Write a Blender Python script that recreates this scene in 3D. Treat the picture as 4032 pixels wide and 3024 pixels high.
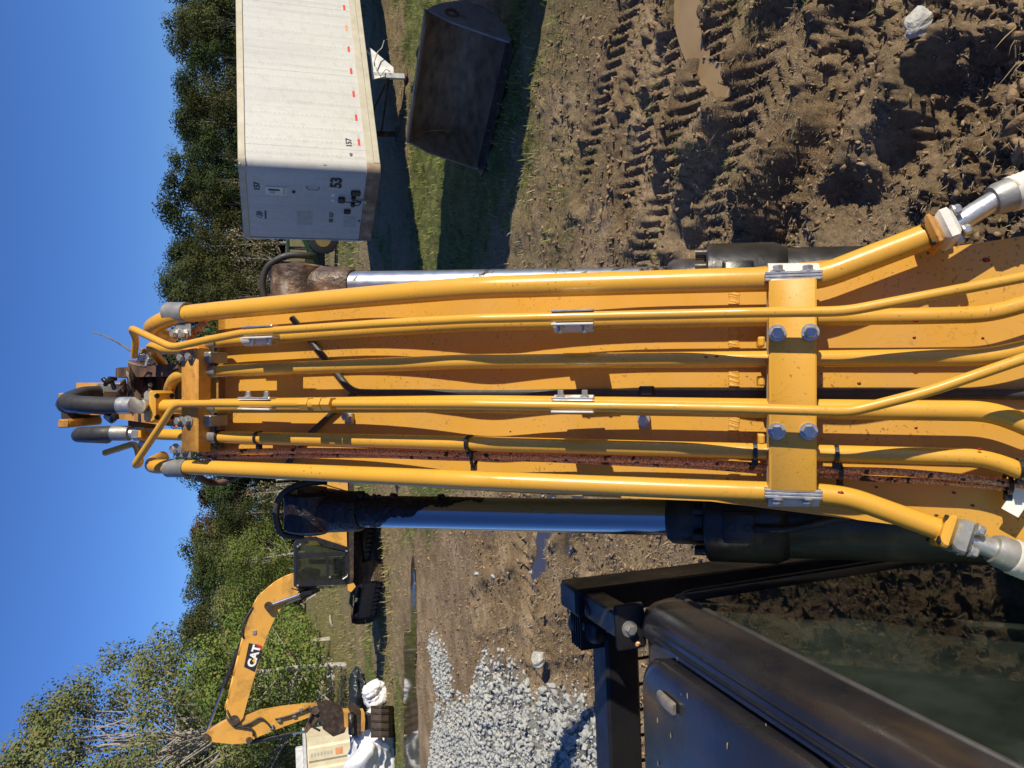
import bpy, math, random
import numpy as np
from mathutils import Vector, Matrix
R_ = random.Random(7); rng = np.random.default_rng(7)
for o in list(bpy.data.objects): bpy.data.objects.remove(o)
SC = bpy.context.scene; COL = SC.collection
# ------------------------------------------------------------------ camera
F = 2912.; PITCH = math.radians(17.86); ROLL = math.radians(2.0); CAM = np.array([0, 0, 3.53])
_fw = np.array([0, math.cos(PITCH), -math.sin(PITCH)]); _r = np.array([1., 0, 0]); _d = -np.cross(_r, _fw)
RR = math.cos(ROLL)*_r + math.sin(ROLL)*_d; DD = math.cos(ROLL)*_d - math.sin(ROLL)*_r; FW = _fw
cd = bpy.data.cameras.new('camera'); cd.sensor_width = 36; cd.lens = 36*F/4032; cd.clip_start = .05; cd.clip_end = 5000
cam = bpy.data.objects.new('camera', cd); COL.objects.link(cam)
M = Matrix.Identity(4)
for i in range(3):
    M[i][0] = DD[i]; M[i][1] = RR[i]; M[i][2] = -FW[i]; M[i][3] = CAM[i]
cam.matrix_world = M; SC.camera = cam        # the phone was held upright, the picture is stored lying on its side
# ------------------------------------------------------------------ light
SUN = np.array([.775, -.455, .44]); SUN /= np.linalg.norm(SUN)
w = bpy.data.worlds.new('World'); SC.world = w; w.use_nodes = True
nt = w.node_tree; bg = nt.nodes['Background']; sky = nt.nodes.new('ShaderNodeTexSky')
sky.sky_type = 'NISHITA'; sky.sun_disc = False
sky.sun_elevation = math.asin(SUN[2]); sky.sun_rotation = math.atan2(SUN[0], SUN[1])
sky.altitude = 700; sky.air_density = 1.0; sky.dust_density = .15; sky.ozone_density = 7.0
wb = nt.nodes.new('ShaderNodeMix'); wb.data_type = 'RGBA'; wb.blend_type = 'MULTIPLY'; wb.inputs[0].default_value = 1; wb.inputs[7].default_value = (.88, 1.06, 1.48, 1)   # the phone's white balance, over the whole sky
nt.links.new(sky.outputs[0], wb.inputs[6]); nt.links.new(wb.outputs[2], bg.inputs[0]); bg.inputs[1].default_value = .07
sl = bpy.data.lights.new('sun', 'SUN'); sl.energy = 5.0; sl.angle = math.radians(.53); sl.color = (1, .90, .72)
so = bpy.data.objects.new('sun', sl); COL.objects.link(so)
so.rotation_euler = Vector(SUN).to_track_quat('Z', 'Y').to_euler()
SC.view_settings.view_transform = 'Standard'; SC.view_settings.look = 'None'
SC.view_settings.exposure = .3; SC.view_settings.gamma = 1; SC.view_settings.use_curve_mapping = False
SC.render.engine = 'CYCLES'; SC.render.resolution_x = 1024; SC.render.resolution_y = 768
SC.cycles.max_bounces = 6; SC.cycles.transparent_max_bounces = 12

# ------------------------------------------------------------------ geometry helpers
def A(*v): return np.array(v, float)
def nrm(v): return v/np.linalg.norm(v)
def ray(x, y): return FW + RR*((1512-y)/F) + DD*((x-2016)/F)
def dep(x, y, z): return CAM + ray(x, y)*z
def atz(x, y, z=0.):
    v = ray(x, y); return CAM + v*((z-CAM[2])/v[2])
def atp(x, y, p, n):
    v = ray(x, y); return CAM + v*(np.dot(p-CAM, n)/np.dot(v, n))

class MB:
    def __init__(s): s.v = []; s.f = []; s.m = []
    def add(s, vs, fs, mi=0):
        o = len(s.v); s.v += [tuple(map(float, p)) for p in vs]; s.f += [tuple(i+o for i in f) for f in fs]; s.m += [mi]*len(fs); return s
    def box(s, c, ax, h, mi=0, bev=0.):
        c = A(*c); ax = [nrm(A(*a)) for a in ax]
        if bev <= 0:
            vs = [c+ax[0]*h[0]*i+ax[1]*h[1]*j+ax[2]*h[2]*k for i in (-1, 1) for j in (-1, 1) for k in (-1, 1)]
            return s.add(vs, [(0, 1, 3, 2), (4, 6, 7, 5), (0, 4, 5, 1), (2, 3, 7, 6), (0, 2, 6, 4), (1, 5, 7, 3)], mi)
        # chamfered: rounded rectangle in ax0/ax1, chamfer rings along ax2
        b = min(bev, h[0]*.9, h[1]*.9, h[2]*.9); rings = []
        for k, ins in ((-h[2], b), (-h[2]+b, 0), (h[2]-b, 0), (h[2], b)):
            hx, hy = h[0]-ins, h[1]-ins; q = b*.6
            rings.append([c+ax[0]*x+ax[1]*y+ax[2]*k for x, y in ((hx, -hy+q), (hx, hy-q), (hx-q, hy), (-hx+q, hy), (-hx, hy-q), (-hx, -hy+q), (-hx+q, -hy), (hx-q, -hy))])
        return s.rings(rings, True, mi)
    def rings(s, rings, cap=True, mi=0, closed=True):
        n = len(rings[0]); vs = [p for r in rings for p in r]; fs = []
        for i in range(len(rings)-1):
            for j in range(n if closed else n-1):
                k = (j+1) % n; fs.append((i*n+j, i*n+k, (i+1)*n+k, (i+1)*n+j))
        if cap: fs += [tuple(range(n-1, -1, -1)), tuple((len(rings)-1)*n+j for j in range(n))]
        return s.add(vs, fs, mi)
    def tube(s, pts, r, seg=16, mi=0, cap=True, twist=0):
        pts = [A(*p) for p in pts]; n = len(pts); rs = r if hasattr(r, '__len__') else [r]*n
        up = None; rings = []
        for i in range(n):
            t = nrm(pts[min(i+1, n-1)]-pts[max(i-1, 0)])
            if up is None:
                up = A(0, 0, 1) if abs(t[2]) < .9 else A(1, 0, 0)
            up = nrm(up-t*np.dot(up, t)); b = np.cross(t, up)
            rings.append([pts[i]+rs[i]*(up*math.cos(a)+b*math.sin(a)) for a in [2*math.pi*(j+twist)/seg for j in range(seg)]])
        return s.rings(rings, cap, mi)
    def cyl(s, p, q, r, seg=20, mi=0, r2=None): return s.tube([p, q], [r, r if r2 is None else r2], seg, mi)
    def hexa(s, p, q, r, mi=0): return s.tube([p, q], r, 6, mi)
    def prism(s, poly, off, mi=0):
        poly = [A(*p) for p in poly]; n = len(poly); q = [p+off for p in poly]
        fs = [tuple(range(n)), tuple(range(2*n-1, n-1, -1))]+[(i, i+n, (i+1) % n+n, (i+1) % n) for i in range(n)]
        return s.add(poly+q, fs, mi)
    def build(s, name, mats, parent=None, smooth=False, auto=None, fix=True):
        me = bpy.data.meshes.new(name); me.from_pydata(s.v, [], s.f)
        return mkobj(name, me, mats, parent, smooth, s.m, auto, fix)

def mkobj(name, me, mats, parent=None, smooth=False, mi=None, auto=None, fix=True):
    mats = mats if isinstance(mats, (list, tuple)) else [mats]
    for m in mats: me.materials.append(m)
    if mi and len(mats) > 1: me.polygons.foreach_set('material_index', mi)
    if fix:
        import bmesh
        b = bmesh.new(); b.from_mesh(me); bmesh.ops.recalc_face_normals(b, faces=b.faces); b.to_mesh(me); b.free()
    if smooth:
        me.polygons.foreach_set('use_smooth', [True]*len(me.polygons))
        if auto is not None or smooth == 'auto':
            me.set_sharp_from_angle(angle=math.radians(auto or 38))
    me.update()
    o = bpy.data.objects.new(name, me); COL.objects.link(o)
    if parent is not None: attach(o, parent)
    return o
def attach(o, parent):
    o.parent = parent
    if parent.type == 'EMPTY': o.location = -Vector(parent.location)
def thing(name, label, cat, loc=(0, 0, 0), group=None):
    o = bpy.data.objects.new(name, None); COL.objects.link(o); o.location = Vector([float(x) for x in loc]); o.empty_display_size = .2
    return tag(o, label, cat, group)
def tag(o, label=None, cat=None, group=None, kind=None):
    for k, v in (('label', label), ('category', cat), ('group', group), ('kind', kind)):
        if v: o[k] = v
    return o
def fastmesh(name, V, Fc):
    """V (n,3), Fc (m,k) uniform polygons"""
    me = bpy.data.meshes.new(name); m, k = Fc.shape
    me.vertices.add(len(V)); me.vertices.foreach_set('co', V.astype(np.float32).ravel())
    me.loops.add(m*k); me.loops.foreach_set('vertex_index', Fc.astype(np.int32).ravel())
    me.polygons.add(m); me.polygons.foreach_set('loop_start', np.arange(0, m*k, k, dtype=np.int32))
    try: me.polygons.foreach_set('loop_total', np.full(m, k, dtype=np.int32))
    except Exception: pass
    me.update(calc_edges=True); return me
def rpath(pts, rad=.05, n=5):
    """round the corners of a polyline"""
    pts = [A(*p) for p in pts]; out = [pts[0]]
    for i in range(1, len(pts)-1):
        a, b, c = pts[i-1:i+2]; la, lc = np.linalg.norm(a-b), np.linalg.norm(c-b); q = min(rad, la*.48, lc*.48)
        p0 = b+(a-b)/la*q; p1 = b+(c-b)/lc*q
        for k in range(n+1):
            t = k/n; out.append((1-t)**2*p0+2*t*(1-t)*b+t*t*p1)
    out.append(pts[-1]); return out
def text(name, s, o, ex, ey, size, m, parent, lift=.004, bold=0., shear=0., extr=.002, align='LEFT'):
    """flat lettering: o origin, ex reading direction, ey up"""
    c = bpy.data.curves.new(name, 'FONT'); c.body = s; c.size = size; c.extrude = extr; c.offset = bold; c.shear = shear; c.align_x = align
    t = bpy.data.objects.new(name, c); me = bpy.data.meshes.new_from_object(t); bpy.data.objects.remove(t)
    ex = nrm(A(*ex)); ey = nrm(A(*ey)); n = np.cross(ex, ey)
    co = np.empty(len(me.vertices)*3, np.float32); me.vertices.foreach_get('co', co); co = co.reshape(-1, 3)
    W = A(*o)+co[:, :1]*ex+co[:, 1:2]*ey+(co[:, 2:3]+lift)*n
    me.vertices.foreach_set('co', W.astype(np.float32).ravel()); me.materials.clear()
    return mkobj(name, me, m, parent, fix=False)
# noise
def _h(ix, iy, s):
    n = (ix.astype(np.int64)*374761393+iy.astype(np.int64)*668265263+s*1442695041) & 0x7fffffff
    n = ((n ^ (n >> 13))*1274126177) & 0x7fffffff
    return ((n ^ (n >> 16)) & 0xffff)/65535.
def vnoise(x, y, s=0):
    ix = np.floor(x); iy = np.floor(y); fx = x-ix; fy = y-iy; fx = fx*fx*(3-2*fx); fy = fy*fy*(3-2*fy)
    a = _h(ix, iy, s); b = _h(ix+1, iy, s); c = _h(ix, iy+1, s); d = _h(ix+1, iy+1, s)
    return (a+(b-a)*fx)*(1-fy)+(c+(d-c)*fx)*fy
def fbm(x, y, o=4, s=0, g=.5):
    t = 0; a = 1; n = 0
    for i in range(o):
        t = t+a*vnoise(x*2**i+i*17.3, y*2**i+i*9.1, s+i); n += a; a *= g
    return t/n
def sstep(a, b, x):
    t = np.clip((x-a)/(b-a), 0, 1); return t*t*(3-2*t)
def segd(x, y, a, b):
    ax, ay = a; bx, by = b; dx, dy = bx-ax, by-ay; L2 = dx*dx+dy*dy
    t = np.clip(((x-ax)*dx+(y-ay)*dy)/L2, 0, 1)
    px, py = ax+t*dx, ay+t*dy; L = math.sqrt(L2)
    side = ((x-ax)*dy-(y-ay)*dx)/L
    return np.hypot(x-px, y-py), t*L, side

# ------------------------------------------------------------------ materials
def newmat(name):
    m = bpy.data.materials.new(name); m.use_nodes = True; n = m.node_tree
    return m, n, n.nodes['Principled BSDF'], n.nodes.new('ShaderNodeTexCoord')
def N(nt, t, **kw):
    n = nt.nodes.new(t)
    for k, v in kw.items():
        if k in n.inputs: n.inputs[k].default_value = v
        else: setattr(n, k, v)
    return n
def c4(c): return (c[0], c[1], c[2], 1)
def noise(nt, co, scale, detail=4, rough=.55, dist=0., stretch=None):
    n = N(nt, 'ShaderNodeTexNoise', Scale=scale, Detail=detail, Roughness=rough, Distortion=dist)
    if stretch:
        mp = N(nt, 'ShaderNodeMapping'); mp.inputs['Scale'].default_value = stretch
        nt.links.new(co, mp.inputs[0]); nt.links.new(mp.outputs[0], n.inputs['Vector'])
    else: nt.links.new(co, n.inputs['Vector'])
    return n.outputs['Fac']
def ramp(nt, fac, stops, interp='LINEAR'):
    r = nt.nodes.new('ShaderNodeValToRGB'); e = r.color_ramp.elements; r.color_ramp.interpolation = interp
    while len(e) < len(stops): e.new(.5)
    for i, (p, c) in enumerate(stops): e[i].position = p; e[i].color = c4(c) if hasattr(c, '__len__') else (c, c, c, 1)
    nt.links.new(fac, r.inputs[0]); return r.outputs[0]
def mix(nt, fac, a, b, typ='MIX'):
    m = nt.nodes.new('ShaderNodeMix'); m.data_type = 'RGBA'; m.blend_type = typ
    for v, i in ((fac, 0), (a, 6), (b, 7)):
        if hasattr(v, 'links') or isinstance(v, bpy.types.NodeSocket): nt.links.new(v, m.inputs[i])
        elif hasattr(v, '__len__'): m.inputs[i].default_value = c4(v)
        else: m.inputs[i].default_value = v
    return m.outputs[2]
def bump(nt, b, h, strength, dist=.01):
    n = N(nt, 'ShaderNodeBump', Strength=strength, Distance=dist); nt.links.new(h, n.inputs['Height']); nt.links.new(n.outputs[0], b.inputs['Normal'])
def plain(name, stops, scale=8, rough=.6, metal=0., bmp=0., bscale=60, bdist=.004, detail=5, rv=.1, spec=.5, coat=0., stretch=None):
    m, nt, b, tc = newmat(name); co = tc.outputs['Object']
    if len(stops) == 1: stops = [(0, tuple(x*.82 for x in stops[0])), (1, tuple(min(1, x*1.12) for x in stops[0]))]
    f = noise(nt, co, scale, detail, stretch=stretch); nt.links.new(ramp(nt, f, [(.28+.44*p, c) for p, c in stops]), b.inputs['Base Color'])
    nt.links.new(ramp(nt, noise(nt, co, scale*2.3, 3), [(.3, max(.02, rough-rv)), (.7, min(1, rough+rv))]), b.inputs['Roughness'])
    b.inputs['Metallic'].default_value = metal; b.inputs['Specular IOR Level'].default_value = spec
    if coat: b.inputs['Coat Weight'].default_value = coat; b.inputs['Coat Roughness'].default_value = .12
    if bmp: bump(nt, b, noise(nt, co, bscale, 4), bmp, bdist)
    return m
def paint(name, base, dirt=(.11, .065, .03), fleck=.62, dust=.3, rough=.36, chips=True, smudge=0., scale=1., rust=0.):
    """painted steel with dust film, flecks of mud and small chips"""
    m, nt, b, tc = newmat(name); co = tc.outputs['Object']
    c = mix(nt, ramp(nt, noise(nt, co, 3*scale, 4), [(.35, 0), (.7, 1)]), base, tuple(x*.86 for x in base))
    dustc = tuple(.6*x+.4*y for x, y in zip(base, (.42, .31, .19)))
    fd = ramp(nt, noise(nt, co, 7*scale, 6, .65), [(.42, 0), (.75, dust)]); c = mix(nt, fd, c, dustc)
    if smudge:
        fs = ramp(nt, noise(nt, co, 2.2*scale, 6, .7, .6), [(.5, 0), (.66, smudge)]); c = mix(nt, fs, c, dirt)
    if rust:
        fr = ramp(nt, noise(nt, co, 11*scale, 7, .72, .3), [(.5, 0), (.58, rust)]); c = mix(nt, fr, c, (.10, .045, .018))
    if chips:
        fk = ramp(nt, noise(nt, co, 150*scale, 2, .5), [(fleck+.04, 0), (fleck+.08, .8)]); fm = ramp(nt, noise(nt, co, 5*scale, 3), [(.45, 0), (.6, 1)])
        k = nt.nodes.new('ShaderNodeMath'); k.operation = 'MULTIPLY'; nt.links.new(fk, k.inputs[0]); nt.links.new(fm, k.inputs[1])
        c = mix(nt, k.outputs[0], c, tuple(x*.5+y*.22 for x, y in zip(dirt, base)))
    sc_ = ramp(nt, noise(nt, co, 10*scale, 2, .5, 2.5), [(.490, 0), (.499, .55), (.501, .55), (.510, 0)]); sm_ = ramp(nt, noise(nt, co, 3.1*scale, 3), [(.52, 0), (.62, 1)])
    k2 = nt.nodes.new('ShaderNodeMath'); k2.operation = 'MULTIPLY'; nt.links.new(sc_, k2.inputs[0]); nt.links.new(sm_, k2.inputs[1])
    c = mix(nt, k2.outputs[0], c, tuple(x*.45+.02 for x in base))      # scuffs and scratches
    nt.links.new(c, b.inputs['Base Color'])
    nt.links.new(ramp(nt, noise(nt, co, 9*scale, 5, .65), [(.35, rough-.07), (.72, rough+.25)]), b.inputs['Roughness'])
    bump(nt, b, noise(nt, co, 260*scale, 2), .05, .002)
    return m
YEL = (.64, .335, .036)
MAT = {}
MAT['yellow'] = paint('yellow_paint', YEL)
MAT['yellow_dirty'] = paint('dirty_yellow_paint', (.60, .285, .04), smudge=.75, dust=.5, rust=.35)
MAT['yellow_plate'] = paint('yellow_plate_paint', (.61, .32, .038), fleck=.585, dust=.55, rough=.42)
MAT['yellow_tube'] = paint('yellow_tube_paint', YEL, rough=.24, dust=.2)
MAT['yellow_far'] = paint('yellow_machine_paint', (.70, .355, .055), fleck=.62, dust=.5, smudge=.6, scale=.5)
MAT['black'] = paint('black_paint', (.012, .012, .014), dirt=(.12, .085, .055), fleck=.66, dust=.06, rough=.34, smudge=.0)
MAT['roof_black'] = paint('cab_roof_black_paint', (.013, .013, .016), dirt=(.30, .2, .13), fleck=.69, dust=.07, rough=.26)
for k_ in ('roof_black',):
    b_ = MAT[k_].node_tree.nodes['Principled BSDF']; b_.inputs['Coat Weight'].default_value = .7; b_.inputs['Coat Roughness'].default_value = .2; b_.inputs['Coat IOR'].default_value = 1.6
MAT['black_oily'] = plain('oily_black_steel', [(0, (.008, .008, .008)), (.6, (.02, .018, .016)), (1, (.07, .05, .035))], 9, .36, bmp=.25, bscale=50)
MAT['grease'] = plain('red_brown_grease', [(0, (.012, .006, .006)), (.6, (.035, .012, .014)), (1, (.16, .03, .05))], 22, .4, bmp=.9, bscale=45, bdist=.012)
MAT['grease_dark'] = plain('dark_grease', [(0, (.006, .005, .005)), (.7, (.016, .009, .010)), (1, (.07, .015, .022))], 22, .4, bmp=.9, bscale=45, bdist=.012)
MAT['rubber'] = plain('black_rubber', [(.0, (.02, .02, .02)), (1, (.045, .042, .038))], 20, .55, bmp=.2)
MAT['plastic'] = plain('black_plastic', [(.012, .012, .013)], 20, .38)
MAT['zinc'] = plain('zinc_plated_steel', [(0, (.38, .38, .37)), (1, (.62, .61, .57))], 30, .38, .75, bmp=.15, bscale=120)
MAT['zinc_dull'] = plain('dull_galvanised_steel', [(0, (.22, .22, .21)), (1, (.42, .41, .37))], 16, .5, .55, bmp=.2, bscale=90)
MAT['alu'] = plain('white_weathered_casting', [(0, (.5, .48, .42)), (.75, (.66, .63, .56)), (1, (.30, .2, .11))], 14, .55, .1, bmp=.3, bscale=60)
MAT['rust'] = plain('rusty_steel', [(0, (.035, .02, .013)), (.5, (.10, .052, .026)), (1, (.19, .10, .045))], 12, .75, bmp=.5, bscale=40)
MAT['darkrust'] = plain('dark_brown_steel', [(0, (.018, .013, .011)), (.55, (.05, .032, .022)), (1, (.12, .075, .045))], 7, .6, .2, bmp=.35, bscale=50)
MAT['scuffed'] = plain('scuffed_rusty_casting', [(0, (.03, .022, .018)), (.45, (.085, .055, .038)), (.7, (.20, .13, .08)), (1, (.42, .40, .36))], 17, .5, .25, bmp=.7, bscale=38, bdist=.012, detail=8)
MAT['sleeve'] = plain('grey_white_hose_sleeve', [(0, (.42, .40, .35)), (.8, (.6, .58, .52)), (1, (.28, .17, .09))], 18, .7, bmp=.2)
MAT['white_tag'] = plain('white_paper_label', [(.75, .74, .7)], 10, .6)
MAT['red_grease'] = plain('red_grease_spot', [(0, (.13, .006, .01)), (1, (.32, .012, .02))], 60, .3, bmp=.6, bscale=200)
MAT['amber'] = plain('dusty_marker_lens', [(0, (.10, .09, .075)), (1, (.22, .20, .17))], 40, .5, bmp=.3)
def chrome_mat(name, stain, r0=.12, r1=.32):
    m, nt, b, tc = newmat(name); co = tc.outputs['Object']; b.inputs['Metallic'].default_value = 1
    f = ramp(nt, noise(nt, co, 9, 7, .7, .5), [(stain, 0), (stain+.05, 1)])
    nt.links.new(mix(nt, f, (.46, .47, .48), (.05, .028, .018)), b.inputs['Base Color'])
    nt.links.new(mix(nt, f, mix(nt, noise(nt, co, 30, 5), (r0,)*3, (r1,)*3), (.6, .6, .6)), b.inputs['Roughness'])
    return m
MAT['chrome'] = chrome_mat('hard_chrome', .66); MAT['chrome_worn'] = chrome_mat('stained_chrome', .55, .26, .5)
def braid_mat():
    m, nt, b, tc = newmat('orange_braided_sleeve'); co = tc.outputs['Object']
    v = N(nt, 'ShaderNodeTexVoronoi', Scale=260.); nt.links.new(co, v.inputs['Vector'])
    f = ramp(nt, noise(nt, co, 48, 2), [(.60, 0), (.63, 1)])
    c = mix(nt, ramp(nt, v.outputs['Distance'], [(.2, 1), (.6, 0)]), (.42, .18, .07), (.95, .56, .29)); nt.links.new(mix(nt, f, c, (.02, .012, .01)), b.inputs['Base Color'])
    b.inputs['Roughness'].default_value = .65; bump(nt, b, v.outputs['Distance'], .6, .002); return m
MAT['braid'] = braid_mat()
def glass_mat(name, tint, refl=1.0, rough=.0):
    m, nt, b, tc = newmat(name); out = nt.nodes['Material Output']; nt.nodes.remove(b)
    t = N(nt, 'ShaderNodeBsdfTransparent', Color=c4(tint)); g = N(nt, 'ShaderNodeBsdfGlossy', Roughness=rough)
    g.inputs['Color'].default_value = (refl, refl, refl, 1)
    fr = N(nt, 'ShaderNodeFresnel', IOR=1.55); mx = nt.nodes.new('ShaderNodeMixShader')
    nt.links.new(fr.outputs[0], mx.inputs[0]); nt.links.new(t.outputs[0], mx.inputs[1]); nt.links.new(g.outputs[0], mx.inputs[2])
    df = N(nt, 'ShaderNodeBsdfDiffuse', Color=(.34, .40, .34, 1)); m2 = nt.nodes.new('ShaderNodeMixShader')      # film of dust on the pane
    nt.links.new(ramp(nt, noise(nt, tc.outputs['Object'], 5, 6, .7), [(.35, .008), (.75, .06)]), m2.inputs[0]); nt.links.new(mx.outputs[0], m2.inputs[1]); nt.links.new(df.outputs[0], m2.inputs[2]); nt.links.new(m2.outputs[0], out.inputs[0])
    return m
MAT['glass'] = glass_mat('green_tinted_glass', (.58, .72, .63), .62); MAT['glass_far'] = glass_mat('dark_cab_glass', (.36, .45, .41))
def trailer_mat(name):
    m, nt, b, tc = newmat(name); co = tc.outputs['Object']
    f = noise(nt, co, .9, 5, stretch=(1, 1, .35)); c = ramp(nt, f, [(.3, (.47, .47, .45)), (.7, (.55, .545, .51))])
    g = ramp(nt, noise(nt, co, 6, 6, .7), [(.50, 0), (.75, .5)]); c = mix(nt, g, c, (.36, .33, .27)); c = mix(nt, ramp(nt, noise(nt, co, 2.2, 6, .7, stretch=(3, 3, .12)), [(.56, 0), (.72, .4)]), c, (.30, .27, .22))
    uv = tc.outputs['UV']; sx = N(nt, 'ShaderNodeSeparateXYZ'); nt.links.new(uv, sx.inputs[0])
    # rivets: uv is in metres; columns every .40 m, rivets every .1 m along them
    def wave(sock, per, ph):
        d = N(nt, 'ShaderNodeMath', operation='MULTIPLY_ADD'); nt.links.new(sock, d.inputs[0]); d.inputs[1].default_value = 1/per; d.inputs[2].default_value = ph
        q = N(nt, 'ShaderNodeMath', operation='FRACT'); nt.links.new(d.outputs[0], q.inputs[0])
        p = N(nt, 'ShaderNodeMath', operation='SUBTRACT'); nt.links.new(q.outputs[0], p.inputs[0]); p.inputs[1].default_value = .5
        a = N(nt, 'ShaderNodeMath', operation='MULTIPLY'); nt.links.new(p.outputs[0], a.inputs[0]); a.inputs[1].default_value = per; return a.outputs[0]
    u = wave(sx.outputs[0], .4, 0); v = wave(sx.outputs[1], .1, 0)
    cb = N(nt, 'ShaderNodeCombineXYZ'); nt.links.new(u, cb.inputs[0]); nt.links.new(v, cb.inputs[1])
    ln = N(nt, 'ShaderNodeVectorMath', operation='LENGTH'); nt.links.new(cb.outputs[0], ln.inputs[0])
    rv = N(nt, 'ShaderNodeMapRange'); nt.links.new(ln.outputs['Value'], rv.inputs[0]); rv.inputs[1].default_value = .010; rv.inputs[2].default_value = .022; rv.inputs[3].default_value = 1; rv.inputs[4].default_value = 0
    ab = N(nt, 'ShaderNodeMath', operation='ABSOLUTE'); nt.links.new(u, ab.inputs[0])
    rb = N(nt, 'ShaderNodeMapRange'); nt.links.new(ab.outputs[0], rb.inputs[0]); rb.inputs[1].default_value = .02; rb.inputs[2].default_value = .07; rb.inputs[3].default_value = 1; rb.inputs[4].default_value = 0
    c = mix(nt, rv.outputs[0], c, (.42, .40, .36)); nt.links.new(c, b.inputs['Base Color']); b.inputs['Roughness'].default_value = .42
    bump(nt, b, rb.outputs[0], .5, .012); return m
MAT['trailer'] = trailer_mat('white_riveted_sheet')
MAT['rail'] = plain('cream_aluminium_rail', [(0, (.42, .38, .28)), (1, (.54, .50, .40))], 3, .5, .15, bmp=.1)
MAT['rail_rust'] = plain('rust_stained_sill', [(0, (.42, .34, .24)), (.5, (.28, .17, .10)), (1, (.12, .07, .045))], 3, .7)
MAT['ink'] = plain('black_lettering', [(.02, .02, .022)], 5, .5); MAT['blue_ink'] = plain('blue_emblem', [(.03, .06, .16)], 5, .5)
MAT['red_tape'] = plain('red_reflective_tape', [(.62, .07, .045)], 5, .4); MAT['white_tape'] = plain('pale_reflective_tape', [(.75, .72, .62)], 5, .4); MAT['pale_tape'] = plain('worn_pale_tape', [(.50, .49, .44)], 5, .5); MAT['orange_tape'] = plain('faded_orange_tape', [(.65, .30, .13)], 5, .45)
MAT['white_paint'] = plain('white_painted_steel', [(0, (.45, .45, .43)), (1, (.72, .72, .69))], 5, .5)
MAT['grey_sticker'] = plain('faded_grey_sticker', [(.42, .42, .37)], 8, .6)
MAT['bucket'] = plain('worn_bucket_steel', [(0, (.11, .075, .045)), (.5, (.22, .145, .08)), (1, (.34, .22, .12))], 3.5, .6, .05, bmp=.3, bscale=25, stretch=(1, 1, 2.5))
MAT['bucket_side'] = plain('grey_bucket_side_steel', [(0, (.17, .16, .14)), (.6, (.25, .235, .21)), (1, (.16, .11, .07))], 4, .5, .4, bmp=.25, bscale=30)
MAT['bark'] = plain('grey_bark', [(0, (.12, .10, .08)), (1, (.24, .21, .17))], 6, .9, bmp=.6, bscale=20, bdist=.03)
MAT['palebark'] = plain('pale_bark', [(0, (.24, .215, .175)), (1, (.42, .38, .32))], 5, .85, bmp=.4, bscale=15, bdist=.02)
def leaf_mat(name, a, b_, c_=None, trans=.25):
    m, nt, b, tc = newmat(name); co = tc.outputs['Object']; oi = nt.nodes.new('ShaderNodeObjectInfo')
    f = noise(nt, co, .55, 3); c = ramp(nt, f, [(.32, a), (.68, b_)])
    if c_: c = mix(nt, ramp(nt, noise(nt, co, 2.1, 3), [(.56, 0), (.64, 1)]), c, c_)
    hs = N(nt, 'ShaderNodeHueSaturation'); mr = N(nt, 'ShaderNodeMapRange'); nt.links.new(oi.outputs['Random'], mr.inputs[0]); mr.inputs[3].default_value = .72; mr.inputs[4].default_value = 1.3
    h2 = N(nt, 'ShaderNodeMapRange'); nt.links.new(oi.outputs['Random'], h2.inputs[0]); h2.inputs[3].default_value = .485; h2.inputs[4].default_value = .51
    nt.links.new(mr.outputs[0], hs.inputs['Value']); nt.links.new(h2.outputs[0], hs.inputs['Hue']); nt.links.new(c, hs.inputs['Color'])
    nt.links.new(hs.outputs[0], b.inputs['Base Color']); b.inputs['Roughness'].default_value = .65; b.inputs['Specular IOR Level'].default_value = .12
    t = N(nt, 'ShaderNodeBsdfTranslucent'); nt.links.new(hs.outputs[0], t.inputs[0]); mx = N(nt, 'ShaderNodeMixShader', Fac=trans); o = nt.nodes['Material Output']
    nt.links.new(b.outputs[0], mx.inputs[1]); nt.links.new(t.outputs[0], mx.inputs[2]); nt.links.new(mx.outputs[0], o.inputs[0]); return m
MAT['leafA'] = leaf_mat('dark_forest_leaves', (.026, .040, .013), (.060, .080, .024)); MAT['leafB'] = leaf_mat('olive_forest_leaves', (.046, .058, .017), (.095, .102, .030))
MAT['leafC'] = leaf_mat('rust_brown_leaves', (.07, .05, .022), (.14, .075, .03)); MAT['leafD'] = leaf_mat('green_shrub_leaves', (.075, .12, .026), (.17, .21, .05), (.20, .17, .05))
MAT['leafE'] = leaf_mat('grey_green_tree_leaves', (.10, .13, .045), (.19, .21, .075), (.24, .17, .07)); MAT['leafF'] = leaf_mat('straw_coloured_twigs', (.20, .16, .09), (.30, .25, .15))

# ------------------------------------------------------------------ ground
SHADE_TRENCH = [((2.30, 3.55), (.95, 4.55), .22, .12), ((1.55, 2.75), (1.05, 3.75), .2, .11), ((1.35, 5.6), (1.75, 4.9), .24, .13), ((.75, 6.3), (1.2, 5.3), .2, .10)]  # ground sunk to make dark bands; the first stands in for a cast shadow
BERM = [((1.95, 3.0), (1.25, 3.6), .16, .13), ((2.2, 4.5), (1.35, 4.7), .22, .13), ((1.9, 5.35), (1.1, 6.4), .18, .12), ((2.9, 4.2), (1.9, 5.3), .16, .09), ((3.4, 6.8), (1.4, 7.6), .2, .06), ((2.0, 6.0), (3.6, 5.0), .15, .06)]
RUTS = [((1.75, 6.9), (4.6, 4.35)), ((1.05, 6.6), (4.2, 3.75)), ((2.3, 8.0), (5.0, 5.35)), ((.75, 5.7), (2.35, 4.35)), ((-1.2, 8.2), (-3.0, 12.5)), ((-2.4, 8.8), (-4.2, 13.5)), ((-3.4, 7.2), (-5.5, 13.0)), ((-.8, 11.5), (-5.0, 9.6))]
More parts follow.
